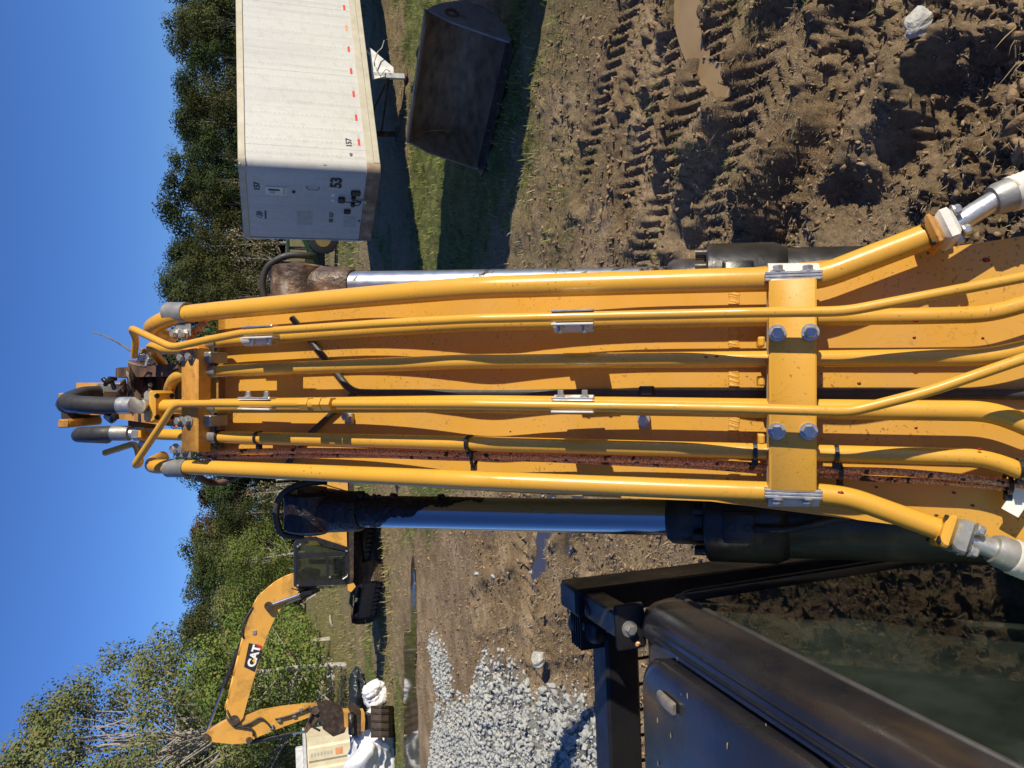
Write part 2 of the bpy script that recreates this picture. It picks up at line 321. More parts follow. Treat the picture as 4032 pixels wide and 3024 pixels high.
PUD = [((3.12, 5.62), .46, .17, .35), ((2.42, 5.22), .34, .10, .9), ((-2.2, 9.8), .75, .2, -.6), ((-1.75, 8.7), .55, .16, -.6), ((-11.8, 22.2), 3.8, 1.25, -.05), ((-14.5, 19.8), 3.2, 1.1, -.1), ((-6.4, 20.9), 1.3, .35, -.15)]
def pud_d(x, y, p):
    (cx, cy), a, b, th = p; c, s = math.cos(th), math.sin(th)
    u = (x-cx)*c+(y-cy)*s; v = -(x-cx)*s+(y-cy)*c; return np.hypot(u/a, v/b)
def gravel_f(x, y):
    """how much of the pale crushed stone lies here"""
    d, t, s = segd(x, y, (-4.6, 8.6), (-9.8, 17.0)); wdt = .95+.11*t
    n = fbm(x*.9, y*.9, 3, 61); m = sstep(wdt+.15, wdt-.3, d+(n-.5)*1.3)
    d2 = np.hypot(x+6.6, (y-17.3)*.6); m = np.maximum(m, sstep(1.0, .35, d2+(n-.5)*.8))
    d3, t3, _ = segd(x, y, (-7.2, 11.5), (-13.5, 15.5)); return np.maximum(m, sstep(2.9, 2.1, d3+(n-.5)*1.4))
def grass_f(x, y):
    n = fbm(x*.35, y*.35, 4, 5); n2 = fbm(x*1.3, y*1.3, 3, 15)
    lim = np.where(x > 0, 8.6, 21.5+np.clip(-x-6, 0, 10)*.15); lim = np.where((x > -5) & (x <= 0), 8.6+(-x)*2.4, lim)
    g = sstep(-1.4, 2.4, y-lim+(n-.5)*4.+(n2-.5)*2.2)
    return g
def dry_f(x, y):
    """0 green turf, 1 tan dry grass"""
    n2 = fbm(x*.25, y*.25, 3, 51); n1 = fbm(x*1.7, y*1.7, 4, 50)
    return sstep(.42, .58, n2+.4*(n1-.5)-.16*np.exp(-((y-18.5)/3.5)**2)*(x > -4)+.10*np.exp(-((y-9.5)/2.5)**2))
def height(x, y):
    r = np.hypot(x, y)
    h = (fbm(x*.22, y*.22, 3, 1)-.5)*.22*sstep(3, 9, r)
    h = h+(fbm(x*.02, y*.02, 3, 77)-.5)*2.0*sstep(34, 120, r)
    gf = grass_f(x, y); mud = (1-.55*gf)*sstep(30, 16, r); h = h+gf*sstep(40, 20, r)*(fbm(x*2.6, y*2.6, 3, 23, .6)-.5)*.16
    h = h+mud*((fbm(x*1.3, y*1.3, 3, 2)-.5)*.16)
    base_h = h+0.
    ch = fbm(x*5, y*5, 4, 3, .62); patch = .35+.9*sstep(.4, .62, fbm(x*.8, y*.8, 2, 71)); h = h+mud*patch*sstep(18, 6, r)*(np.abs(ch-.5)*.22-.03)
    ch2 = fbm(x*15, y*15, 3, 4, .7); h = h+mud*sstep(12, 4, r)*(ch2-.5)*.075*patch
    for a, b, wd, dp in SHADE_TRENCH:
        d, t, s = segd(x+(fbm(x*2.5, y*2.5, 2, 8)-.5)*.25, y+(fbm(x*2.5, y*2.5, 2, 9)-.5)*.25, a, b)
        h = h-dp*np.exp(-(d/wd)**4)+.4*dp*np.exp(-((d-wd*1.6)/(wd*.55))**2)
    for a, b, wd, ht in BERM:
        d, t, s = segd(x+(fbm(x*3, y*3, 2, 18)-.5)*.3, y+(fbm(x*3, y*3, 2, 19)-.5)*.3, a, b)
        h = h+ht*np.exp(-(d/wd)**2)*(.55+.9*fbm(x*6, y*6, 3, 20))
    for i, (a, b) in enumerate(RUTS):
        d, t, s = segd(x, y, a, b); wd = .27 if i < 4 else .34
        inside = np.exp(-(d/wd)**6); lug = np.cos((t+np.abs(s)*.7)*2*math.pi/(.125 if i < 4 else .22))
        k_ = inside*.75; h = h*(1-k_)+base_h*k_+inside*(-.04+.022*np.clip(lug*2.2, -1, 1)*sstep(.28, .5, fbm(x*1.1, y*1.1, 2, 30+i)+.12))+.05*np.exp(-((d-wd*1.35)/(.3*wd))**2)*fbm(x*7, y*7, 2, 40)*1.3
    for p in PUD:
        q = pud_d(x, y, p); lo = .045 if p[1] < 2 else .12
        k = sstep(1.45, .7, q); h = h*(1-k)-lo*k
    g = gravel_f(x, y); h = h+.20*g*fbm(x*.7, y*.7, 3, 66)
    return h
def ground():
    th = np.concatenate([np.linspace(-180, -44, 50)[:-1], np.linspace(-44, 44, 580), np.linspace(44, 180, 50)[1:-1]])
    th = np.radians(th); nr = 640
    rr = np.concatenate([[.5, 1.2, 1.8], np.geomspace(2.3, 30, 470), np.geomspace(30.8, 3000, 167)])
    T, Rr = np.meshgrid(th, rr); X = Rr*np.sin(T); Y = Rr*np.cos(T); n, m = X.shape
    Z = height(X, Y)
    V = np.stack([X, Y, Z], -1).reshape(-1, 3); V = np.vstack([V, [[0, 0, 0]]])
    i, j = np.meshgrid(np.arange(n-1), np.arange(m), indexing='ij'); j2 = (j+1) % m
    Fq = np.stack([i*m+j, (i+1)*m+j, (i+1)*m+j2, i*m+j2], -1).reshape(-1, 4)
    me = fastmesh('ground', V, Fq)
    # soil / grass colours of the place
    x, y = V[:, 0], V[:, 1]; g = grass_f(x, y); gr = gravel_f(x, y); r = np.hypot(x, y)
    n1 = fbm(x*1.7, y*1.7, 4, 50); n2 = fbm(x*.25, y*.25, 3, 51); n3 = fbm(x*6, y*6, 3, 52)
    def L(a, b, t): return np.array(a)[None]*(1-t[:, None])+np.array(b)[None]*t[:, None]
    soil = L((.25, .17, .09), (.46, .34, .205), np.clip((n1-.3)*2, 0, 1)); soil = soil*(.8+.4*n3[:, None])
    green = L((.10, .12, .03), (.20, .20, .065), np.clip((n3-.3)*2, 0, 1)); dry = L((.22, .165, .085), (.33, .26, .14), n3)
    dr = dry_f(x, y)[:, None]; gc = green*(1-dr)+dry*dr
    fieldc = L((.19, .17, .062), (.25, .215, .09), n2); kf = sstep(32, 60, r); gc = gc*(1-kf[:, None])+fieldc*kf[:, None]
    strands = sstep(.58, .7, fbm(x*3.1, y*9, 3, 53))*(1-g)*.55
    c = soil*(1-g[:, None])+gc*g[:, None]; c = c*(1-strands[:, None])+np.array([.27, .2, .11])*strands[:, None]
    c = c*(1-gr[:, None])+np.array([.27, .27, .25])*(.7+.5*n3[:, None])*gr[:, None]
    wet = np.zeros(len(x))
    for p in PUD: wet = np.maximum(wet, sstep(1.6, 1.0, pud_d(x, y, p)))
    c = c*(1-.45*wet[:, None])
    at = me.color_attributes.new('soil', 'FLOAT_COLOR', 'POINT'); at.data.foreach_set('color', np.hstack([c, np.ones((len(c), 1))]).astype(np.float32).ravel())
    mt, nt, b, tc = newmat('soil_and_grass'); va = N(nt, 'ShaderNodeVertexColor', layer_name='soil'); co = tc.outputs['Object']
    f = ramp(nt, noise(nt, co, 22, 6, .7), [(.3, .55), (.7, 1.35)]); cc = mix(nt, 1.0, va.outputs[0], f, 'MULTIPLY')
    nt.links.new(cc, b.inputs['Base Color']); b.inputs['Roughness'].default_value = .85; b.inputs['Specular IOR Level'].default_value = .25
    bump(nt, b, noise(nt, co, 42, 8, .8), 1.0, .05)
    return tag(mkobj('ground', me, mt, smooth=True, fix=False), kind='structure')
ground()
for i, p in enumerate(PUD):      # standing water
    (cx, cy), a, b, th = p; mb = MB(); pts = []; z = (-.022 if a < 2 else -.05)-.0007*i
    for k in range(48):
        t = 2*math.pi*k/48; u, v = a*1.3*math.cos(t), b*1.3*math.sin(t); pts.append(A(cx+u*math.cos(th)-v*math.sin(th), cy+u*math.sin(th)+v*math.cos(th), z))
    mb.add(pts, [tuple(range(48))])
    if i == 0:
        mw, nt, bs, tc = newmat('muddy_water'); nt.links.new(ramp(nt, noise(nt, tc.outputs['Object'], 3, 4), [(.3, (.30, .20, .085)), (.7, (.38, .26, .12))]), bs.inputs['Base Color']); bs.inputs['Roughness'].default_value = .3
        mw2, nt, bs, tc = newmat('clear_brown_water'); bs.inputs['Base Color'].default_value = (.07, .055, .032, 1); bs.inputs['Roughness'].default_value = .06; bump(nt, bs, noise(nt, tc.outputs['Object'], 3, 3), .02, .02)
    tag(mb.build('puddle', mw if i < 2 else mw2, fix=False), kind='structure')

# joined scatter of small pieces (clods, straw, blades, stones)
ICO = None
def ico(jit, seed):
    import bmesh
    b = bmesh.new(); bmesh.ops.create_icosphere(b, subdivisions=1, radius=1); b.verts.ensure_lookup_table()
    V = np.array([v.co[:] for v in b.verts]); Fc = np.array([[v.index for v in f.verts] for f in b.faces]); b.free()
    g = np.random.default_rng(seed); return V*(1+(g.random((len(V), 1))-.5)*jit), Fc
def rotm(n, g):
    q = g.normal(size=(n, 4)); q /= np.linalg.norm(q, axis=1)[:, None]; w_, x, y, z = q.T
    return np.stack([1-2*(y*y+z*z), 2*(x*y-z*w_), 2*(x*z+y*w_), 2*(x*y+z*w_), 1-2*(x*x+z*z), 2*(y*z-x*w_), 2*(x*z-y*w_), 2*(y*z+x*w_), 1-2*(x*x+y*y)], -1).reshape(n, 3, 3)
def scatter(name, temps, P, S, mat_, seed, parent=None, smooth=False):
    g = np.random.default_rng(seed); Vs = []; Fs = []; o = 0; idx = g.integers(0, len(temps), len(P)); Rm = rotm(len(P), g)
    for k, (V, Fc) in enumerate(temps):
        s = np.where(idx == k)[0]
        if not len(s): continue
        W = np.einsum('nij,nvj->nvi', Rm[s], V[None]*S[s][:, None, :])+P[s][:, None, :]
        Vs.append(W.reshape(-1, 3)); Fs.append((Fc[None]+(np.arange(len(s))*len(V))[:, None, None]+o).reshape(-1, Fc.shape[1])); o += len(s)*len(V)
    return mkobj(name, fastmesh(name, np.vstack(Vs), np.vstack(Fs)), mat_, parent, smooth, fix=False)
def visible_pts(n, xr, yr, g, keep=None):
    x = g.uniform(*xr, n); y = yr[0]*(yr[1]/yr[0])**g.random(n)
    if keep is not None:
        k = keep(x, y) > g.random(n); x, y = x[k], y[k]
    return x, y
SMOOTH = [ico(.4, 60+s) for s in range(5)]
def chip(seed):
    V, Fc = ico(.9, seed); g_ = np.random.default_rng(seed+100); V = V*np.array([1.25, .85, .5])*(.7+.6*g_.random((len(V), 3))); return V, Fc
CL = [chip(s) for s in range(9)]
g = np.random.default_rng(3)
dryw = lambda x, y: (1-gravel_f(x, y))*(1-.9*grass_f(x, y))*np.min([sstep(.95, 1.2, pud_d(x, y, p)) for p in PUD], axis=0)
MAT['clod'] = plain('crumbly_soil', [(0, (.15, .10, .056)), (.6, (.25, .178, .105)), (1, (.36, .27, .17))], 9, .95, bmp=.8, bscale=60, bdist=.01, spec=.15)
x, y = visible_pts(15000, (-.4, 4.6), (2.5, 10), g, lambda x, y: dryw(x, y)*(x < y*.62+.4))
s = .004+.022*g.random(len(x))**5; s = s*np.where(y > 5, 1.2, .9)
tag(scatter('soil_clods', CL, np.stack([x, y, height(x, y)+s*.3], 1), np.stack([s*(1+.5*g.random(len(x))), s, s*(.6+.4*g.random(len(x)))], 1), MAT['clod'], 1), 'brown crumbly soil clods strewn over the churned mud', 'soil', kind='stuff')
x, y = visible_pts(15000, (-9, .2), (5.5, 21), g, dryw); s = .006+.03*g.random(len(x))**4
tag(scatter('mud_clods', CL, np.stack([x, y, height(x, y)+s*.25], 1), np.stack([s*1.3, s, s*.7], 1), MAT['clod'], 2), 'brown mud clods on the churned ground left of the boom', 'soil', kind='stuff')
def blades(name, x, y, ln, wd, mat_, seed, flat=.5, parent=None, bend=.5, z=None):
    g = np.random.default_rng(seed); n = len(x); z = height(x, y) if z is None else z; az = g.uniform(0, 2*math.pi, n); el = np.clip(g.normal(flat, .3, n), .03, 1.5)
    d = np.stack([np.cos(az)*np.cos(el), np.sin(az)*np.cos(el), np.sin(el)], 1)*ln[:, None]; sd = np.stack([-np.sin(az), np.cos(az), np.zeros(n)], 1)*wd[:, None]
    b0 = np.stack([x, y, z-.002], 1); mid = b0+d*.55; tip = b0+d; tip[:, 2] -= ln*bend*g.random(n)*.6; tip[:, 2] = np.maximum(tip[:, 2], z+.004)
    V = np.stack([b0-sd, b0+sd, mid+sd*.8, mid-sd*.8, tip+sd*.15, tip-sd*.15], 1).reshape(-1, 3); k = np.arange(n)[:, None]*6
    Fc = np.stack([k+np.array([[0, 1, 2, 3]]), k+np.array([[3, 2, 4, 5]])], 1).reshape(-1, 4)
    return mkobj(name, fastmesh(name, V, Fc), mat_, parent, fix=False)
MAT['straw'] = plain('dry_straw', [(0, (.19, .13, .065)), (1, (.42, .33, .19))], 14, .8, spec=.2); MAT['palestraw'] = plain('pale_straw', [(0, (.36, .28, .16)), (1, (.62, .52, .34))], 20, .8, spec=.2); MAT['fieldgrass'] = plain('rough_field_grass', [(0, (.10, .12, .03)), (.5, (.22, .20, .075)), (1, (.38, .31, .16))], 1.6, .8, spec=.15); MAT['chaff'] = plain('tan_chaff', [(0, (.17, .118, .066)), (.5, (.31, .23, .135)), (1, (.54, .44, .29))], 45, .85, spec=.2); MAT['grass'] = plain('green_grass', [(0, (.09, .14, .022)), (.6, (.18, .225, .045)), (1, (.29, .27, .09))], 12, .7, spec=.2); MAT['drygrass'] = plain('tan_grass', [(0, (.20, .16, .08)), (1, (.46, .38, .22))], 18, .8, spec=.2)
x, y = visible_pts(120000, (-.4, 4.8), (2.6, 10.5), g, lambda x, y: (.25+.75*dryw(x, y))*sstep(.3, .55, fbm(x*1.4, y*1.4, 3, 91))*(x < y*.62+.4)*np.min([sstep(.95, 1.2, pud_d(x, y, p)) for p in PUD], axis=0))
tag(blades('straw_litter', x, y, .010+.035*g.random(len(x))**2, .0016+.0022*g.random(len(x)), MAT['chaff'], 4, .15), 'short dry straw and roots mixed into the mud', 'straw', kind='stuff')
x, y = visible_pts(6000, (-.4, 4.8), (2.6, 9.5), g, lambda x, y: (.3+.7*dryw(x, y))*sstep(.4, .6, fbm(x*1.1, y*1.1, 3, 93))*(x < y*.62+.4)*np.min([sstep(.95, 1.2, pud_d(x, y, p)) for p in PUD], axis=0))
tag(blades('dead_grass_stems', x, y, .03+.07*g.random(len(x)), .0011+.001*g.random(len(x)), MAT['palestraw'], 44, .1), 'long pale dead grass stems lying on the mud', 'straw', kind='stuff')
x, y = visible_pts(60000, (-6, .3), (5.2, 16), g, lambda x, y: dryw(x, y)*sstep(.3, .55, fbm(x*1.2, y*1.2, 3, 94))*(x > -y*.55))
tag(blades('trampled_straw', x, y, .02+.07*g.random(len(x)), .002+.004*g.random(len(x)), MAT['chaff'], 45, .25), 'trampled tan straw over the mud left of the boom', 'straw', kind='stuff')
x, y = visible_pts(42000, (-.4, 5.2), (3.4, 10), g, lambda x, y: sstep(.55, .68, fbm(x*1.1, y*1.1, 3, 92))*(x < y*.62+.4)*.9)
tag(blades('sparse_green_grass', x, y, .02+.05*g.random(len(x)), .0014+.0014*g.random(len(x)), MAT['grass'], 5, .6), 'sparse green grass tufts growing in the mud', 'grass', kind='stuff')
gm = lambda x, y: grass_f(x, y)*(1-gravel_f(x, y))*(np.abs(x-.0) < y*.6)
x, y = visible_pts(150000, (-18, 20), (8, 34), g, lambda x, y: gm(x, y)*(1-dry_f(x, y))*sstep(.3, .6, fbm(x*4, y*4, 2, 24)))
tag(blades('green_grass', x, y, .06+.12*g.random(len(x)), .003+.005*g.random(len(x)), MAT['grass'], 6, .9), 'green grass growing round the trailer and bucket', 'grass', kind='stuff')
x, y = visible_pts(150000, (-18, 20), (7.0, 36), g, lambda x, y: (.15+.85*gm(x, y))*(1-gravel_f(x, y))*(np.abs(x) < y*.6)*(.15+.85*dry_f(x, y))*sstep(.3, .6, fbm(x*4, y*4, 2, 25))*np.min([sstep(.95, 1.2, pud_d(x, y, p)) for p in PUD], axis=0))
tag(blades('tan_grass', x, y, .05+.11*g.random(len(x)), .003+.005*g.random(len(x)), MAT['drygrass'], 7, .7), 'tan dry grass on the trampled field', 'grass', kind='stuff')

x, y = visible_pts(70000, (-45, 40), (25, 95), g, lambda x, y: (np.abs(x) < y*.58)*sstep(.35, .6, fbm(x*.5, y*.5, 3, 26))*np.min([sstep(1.0, 1.3, pud_d(x, y, p)) for p in PUD], axis=0))
tag(blades('field_grass', x, y, .12+.26*g.random(len(x)), .008+.016*g.random(len(x)), MAT['fieldgrass'], 27, .95), 'rough tan and green field grass beyond the machines', 'grass', kind='stuff')
# ------------------------------------------------------------------ the excavator the camera stands on
def _prof(x, z): return A((x-2016)/F*z, z)
P0, P1, P2 = _prof(5200, 1.25), _prof(1850, 1.626), _prof(780, 2.055)
P3 = P2+3.1*A(-math.sin(math.radians(13.5)), math.cos(math.radians(13.5)))
PROF = [P0, P1, P2, P3]                         # (down, depth) of the pipe level over the boom's back
def seg_n(a, b):                                # unit normal pointing up / back to the viewer
    t = nrm(b-a); n = A(-t[1], t[0])            # rotate
    return n if n[1] < 0 else -n
def offset_prof(h):
    ns = [seg_n(PROF[i], PROF[i+1]) for i in range(3)]; out = [PROF[0]+ns[0]*h]
    for i in (1, 2):
        m = nrm(ns[i-1]+ns[i]); out.append(PROF[i]+m*h/np.dot(m, ns[i]))
    out.append(PROF[3]+ns[2]*h); return out
def to_w(p2, X): return CAM+RR*X+DD*p2[0]+FW*p2[1]
def bp(x, y, h=0.):
    """point at height h over the pipe level of the boom that lies on the sight line (x, y)"""
    s = (x-2016)/F; q = offset_prof(h); best = None
    for i in range(2):
        a, b = q[i], q[i+1]; d = b-a; den = d[0]-s*d[1]
        t = (s*a[1]-a[0])/den
        if t <= 1+1e-9 or i == 1: best = a+d*t; break
    return to_w(best, (1512-y)/F*best[1])
def bframe(x):
    i = 0 if x > 1850 else 1; t = nrm(PROF[i+1]-PROF[i]); n = seg_n(PROF[i], PROF[i+1])
    return DD*t[0]+FW*t[1], RR, DD*n[0]+FW*n[1]     # along (up the boom), lateral right, normal
PLATE = -.067
EX = thing('excavator', 'yellow excavator boom with hydraulic pipes and black cab, nearest machine, filling the middle', 'excavator', (0, 0, 0))
# boom box: widths (left, right) along the profile
st = [(5200, -.315, .30), (4032, -.293, .272), (3681, -.275, .253), (2800, -.236, .226), (1850, -.236, .222), (860, -.236, .205)]
q = offset_prof(PLATE); rings = []
def prof_at(x, h):
    s = (x-2016)/F; qq = offset_prof(h); i = 0 if x >= 1850 else 1
    a, b = qq[i], qq[i+1]; d = b-a; return a+d*((s*a[1]-a[0])/(d[0]-s*d[1]))
tops = [prof_at(x, PLATE) for x, _, _ in st]; wid = [(l, r) for _, l, r in st]
_a = q[1]+nrm(q[0]-q[1])*.42; _b = q[1]+nrm(q[2]-q[1])*.42      # the plate is rolled to a curve where the pipes have a kink
ARC = [(1-t)**2*_a+2*t*(1-t)*q[1]+t*t*_b for t in np.linspace(0, 1, 13)]
PLQ = [q[0]]+ARC+[q[2], q[3]]
tops = tops[:4]+ARC+tops[5:]; wid = wid[:4]+[wid[4]]*13+wid[5:]
tops.append(q[2]); wid.append((-.225, .195)); tops.append(q[2]+(q[3]-q[2])*.3); wid.append((-.2, .17)); tops.append(q[3]); wid.append((-.17, .15))
thk = [.30, .42, .47, .56]+[.62]*13+[.62, .60, .58, .30]; nn = [seg_n(PROF[0], PROF[1])]*4+[nrm(seg_n(PROF[0], PROF[1])*(1-t)+seg_n(PROF[1], PROF[2])*t) for t in np.linspace(0, 1, 13)]+[seg_n(PROF[1], PROF[2])]+[nrm(seg_n(PROF[1], PROF[2])+seg_n(PROF[2], PROF[3]))]+[seg_n(PROF[2], PROF[3])]*2
top = MB(); web = MB()
tr = []; br = []
for t2, (l, r), k, n in zip(tops, wid, thk, nn):
    b2 = t2-n*k; t3 = t2-n*.014
    tr.append([to_w(t2, l-.012), to_w(t2, r+.012), to_w(t3, r+.012), to_w(t3, l-.012)])
    br.append([to_w(t3-n*.001, l), to_w(t3-n*.001, r), to_w(b2, r), to_w(b2, l)])
top.rings(tr); web.rings(br)
BOOM = web.build('boom', MAT['yellow_plate'], EX)
top.build('top_plate', MAT['yellow_plate'], BOOM)
def plate_pt(x, y, h=0.):
    s_ = (x-2016)/F
    for i in range(len(PLQ)-1):
        n_ = seg_n(PLQ[i], PLQ[i+1]); a_, b_ = PLQ[i]+n_*h, PLQ[i+1]+n_*h; d_ = b_-a_; t_ = (s_*a_[1]-a_[0])/(d_[0]-s_*d_[1])
        if -.02 <= t_ <= 1.02 or i == len(PLQ)-3: p_ = a_+d_*t_; return to_w(p_, (1512-y)/F*p_[1])
    return bp(x, y, PLATE+h)
# weld seams across the plate
mb = MB(); a, l, n = bframe(2890)
for k in range(90):
    y0 = 1075+k*(1955-1075)/90
    mb.box(plate_pt(2890+R_.uniform(-2, 2), y0+5, -.0008), (nrm(a+l*.3), nrm(l-a*.3), n), (.0115, .0046, .0022+R_.random()*.0008), bev=.0018)
mb.build('weld_seam', MAT['yellow_plate'], BOOM, True)
# pipes: name, radius, points (x, y, height)
def pipe(name, r, pts, rad=.05, label=None, seg=18, mat_='yellow_tube', parent=EX):
    P = []
    for p in pts:
        P.append(plate_pt(p[0], p[1], p[2]-PLATE) if len(p) == 3 and p[2] < PLATE+.02 else (dep(p[0], p[1], p[3]) if len(p) == 4 else bp(*p)))
    o = MB().tube(rpath(P, rad), r, seg).build(name, MAT[mat_], parent, True, auto=50)
    if label: tag(o, label)
    return o
T1 = pipe('pipe', .0247, [(668, 1331, 0, 2.55), (598, 1308, 0, 2.28), (600, 1282, 0, 2.16), (690, 1241, .004), (860, 1223, 0), (1400, 1172, 0), (1860, 1133, 0), (2800, 1105, 0), (3060, 1099, 0), (3225, 1093, .0), (3640, 934, .0)], .07)
T2 = pipe('pipe', .016, [(640, 1430, 0, 2.5), (600, 1392, 0, 2.28), (592, 1362, 0, 2.16), (690, 1378, 0), (860, 1344, 0), (1500, 1296, 0), (1850, 1275, 0), (2800, 1256, 0), (3600, 1245, 0), (3892, 1238, 0), (4060, 1190, 0), (4300, 1120, -.01)], .05)
T3 = pipe('pipe', .016, [(668, 1590, 0, 2.3), (662, 1535, 0, 2.2), (690, 1478, -.004), (860, 1461, 0), (1850, 1423, 0), (2800, 1415, 0), (3880, 1406, 0), (4040, 1372, 0), (4300, 1310, -.01)], .05)
T4 = pipe('pipe', .0195, [(640, 1600, .0), (860, 1598, 0), (1850, 1590, 0), (2800, 1604, 0), (3400, 1613, 0), (3900, 1619, 0), (4060, 1680, 0), (4250, 1780, -.02)], .07)
T5 = pipe('pipe', .016, [(570, 1708, .0), (705, 1712, 0), (860, 1721, 0), (1850, 1746, 0), (2800, 1772, 0), (3880, 1801, 0), (4060, 1870, 0), (4250, 1960, -.02)], .06)
T6 = pipe('pipe', .0205, [(640, 1800, 0, 2.6), (600, 1822, 0, 2.32), (598, 1837, 0, 2.17), (680, 1837, .004), (860, 1844, 0), (1850, 1890, 0), (2800, 1929, 0), (3225, 1944, 0), (3350, 1960, .0), (3690, 2082, .0)], .07)
TA = pipe('thin_pipe', .0098, [(528, 1404, 0, 2.18), (536, 1330, 0, 2.14), (513, 1290, 0, 2.10), (678, 1368, .07), (806, 1340, .072), (960, 1310, .077), (1500, 1274, .08), (1850, 1256, .078), (2650, 1238, .077), (2900, 1232, .095), (3330, 1226, .098), (3500, 1193, .098), (4060, 1086, .098), (4300, 1040, .05)], .03, seg=14)
TB = pipe('thin_pipe', .0098, [(414, 1783, 0, 2.30), (535, 1744, 0, 2.22), (556, 1825, 0, 2.16), (526, 1836, 0, 2.10), (690, 1590, .066), (860, 1589, .076), (1850, 1590, .079), (2650, 1603, .078), (2900, 1608, .095), (3250, 1618, .098), (3350, 1620, .098), (3646, 1545, .098), (4060, 1402, .098), (4300, 1320, .05)], .03, seg=14)
# coupling nuts on the thin pipe
a, l, n = bframe(1250)
for x0, x1, r in ((1190, 1224, .0165), (1246, 1275, .0175), (1277, 1312, .0165)):
    MB().hexa(bp(x0, 1591, .078), bp(x1, 1591, .078), r).build('coupling_nut', MAT['yellow_tube'], TB)
MB().cyl(bp(1224, 1591, .078), bp(1246, 1591, .078), .013).build('coupling_thread', MAT['yellow_tube'], TB, True, auto=50)
def bolt(p, n, r=.012, h=.011, washer=.0165, parent=None, mat_='zinc', up=None, head=True):
    p = A(*p); o = MB(); 
    if washer: o.cyl(p, p+n*.003, washer, 22)
    o.hexa(p+n*.003, p+n*(.003+h*.8), r); o.tube([p+n*(.003+h*.8), p+n*(.003+h)], [r, r*.86], 6)
    return o.build('bolt', MAT[mat_], parent)
# main bracket over the pipes
a, l, n = bframe(3120); hb0, hb1 = .010, .048
def slab(x0, x1, y0, y1, h0, h1, bev=.003, mb=None):
    """box in the boom frame whose upper face is seen between x0..x1, y0..y1"""
    c0 = bp((x0+x1)/2, (y0+y1)/2, h1); f = bframe((x0+x1)/2)
    L = np.linalg.norm(bp(x0, (y0+y1)/2, h1)-bp(x1, (y0+y1)/2, h1))/2; Wd = np.linalg.norm(bp((x0+x1)/2, y0, h1)-bp((x0+x1)/2, y1, h1))/2
    return (mb or MB()).box(c0-f[2]*(h1-h0)/2, f, (L, Wd, (h1-h0)/2), bev=bev)
BR = slab(3028, 3216, 1093, 1937, hb0+.008, hb1).build('bracket', MAT['yellow'], EX, True, auto=40)
for (x, y) in ((3060, 1311), (3190, 1308), (3058, 1698), (3184, 1698)): bolt(bp(x, y, hb1), n, parent=BR)
slab(3020, 3205, 1120, 1920, -.006, hb0+.006).build('clamp_plate', MAT['zinc_dull'], BR)
for y in (1345, 1500, 1730): slab(2985, 3012, y-20, y+20, -.04, .008).build('clamp_nut', MAT['yellow'], BR)
# saddle clamps at both ends of the bracket (they hold the two outer pipes)
def saddle(x0, x1, yc, r, sgn, mat_='alu', parent=None, t0=-82, t1=82):
    ca, cb = bp(x0, yc, 0), bp(x1, yc, 0); f = bframe((x0+x1)/2); o = MB(); ax = nrm(cb-ca); R1 = []
    for c in (ca, cb):
        ring = []
        for k in range(15):
            t = math.radians(t0+(t1-t0)*k/14); ring.append(c+(f[1]*sgn*math.cos(t)+f[2]*math.sin(t))*(r+.006))
        for k in range(14, -1, -1):
            t = math.radians(t0+(t1-t0)*k/14); ring.append(c+(f[1]*sgn*math.cos(t)+f[2]*math.sin(t))*(r+.0005))
        R1.append(ring)
    o.rings(R1)
    return o.build('saddle_clamp', MAT[mat_], parent, True, auto=35)
for yc, r, sg, ys in ((1098, .0247, 1, 1084), (1942, .0205, -1, 1946)):
    sc = saddle(3022, 3220, yc, r, sg, parent=BR)
    f = bframe(3120)
    for k, hh in enumerate((.0, .0062, .0124)):
        c = bp(3121, ys, .030)-f[1]*sg*(hh-.004)
        MB().box(c, f, (.052, .0026, .017), bev=.001).build('flange_plate', MAT['zinc'], BR)
    for x in (3062, 3180): bolt(bp(x, ys, .034)+f[1]*sg*.0065, f[1]*sg, .0105, .010, .014, parent=BR)
# upper bracket near the bend
UB = slab(712, 778, 1368, 1780, .006, .05).build('bracket', MAT['yellow_dirty'], EX, True, auto=40)
f = bframe(745)
for (x, y) in ((722, 1407), (754, 1402), (712, 1658), (744, 1658)): bolt(bp(x, y, .05), f[2], .0115, .012, .0165, parent=UB, mat_='zinc_dull')
for y in (1407, 1658): slab(792, 826, y-22, y+22, -.03, .03).build('spacer_block', MAT['zinc_dull'], UB)
for yc, r, sg, yb in ((1232, .0247, 1, 1313), (1843, .0205, -1, 1768)):
    s1 = saddle(668, 742, yc, r, sg, 'zinc_dull', UB, -70, 165); fl = slab(690, 748, min(yc+sg*40, yb+sg*12), max(yc+sg*40, yb+sg*12), .004, .010).build('strap_flange', MAT['zinc_dull'], UB)
    for x in (694, 727): bolt(bp(x, yb, .012), f[2], .0115, .013, .016, parent=UB)
# wavy pipe clips under the upper bracket
for y0, y1 in ((1344, 1461), (1598, 1721)):
    f = bframe(830); ym = (y0+y1)/2
    for dx, hh in ((0, .020), (16, -.021)):
        P = [bp(826+dx, y0-24, hh*.2), bp(826+dx, y0-14, hh), bp(826+dx, y0+16, hh), bp(826+dx, y0+28, hh*.15), bp(826+dx, y1-28, hh*.15), bp(826+dx, y1-16, hh), bp(826+dx, y1+14, hh), bp(826+dx, y1+24, hh*.2)]
        o = MB(); w2 = f[0]*.017; t2 = f[2]*.0022
        o.rings([[p-w2-t2, p+w2-t2, p+w2+t2, p-w2+t2] for p in rpath(P, .012, 3)]); o.build('pipe_clip', MAT['zinc_dull'], UB, True, auto=40)
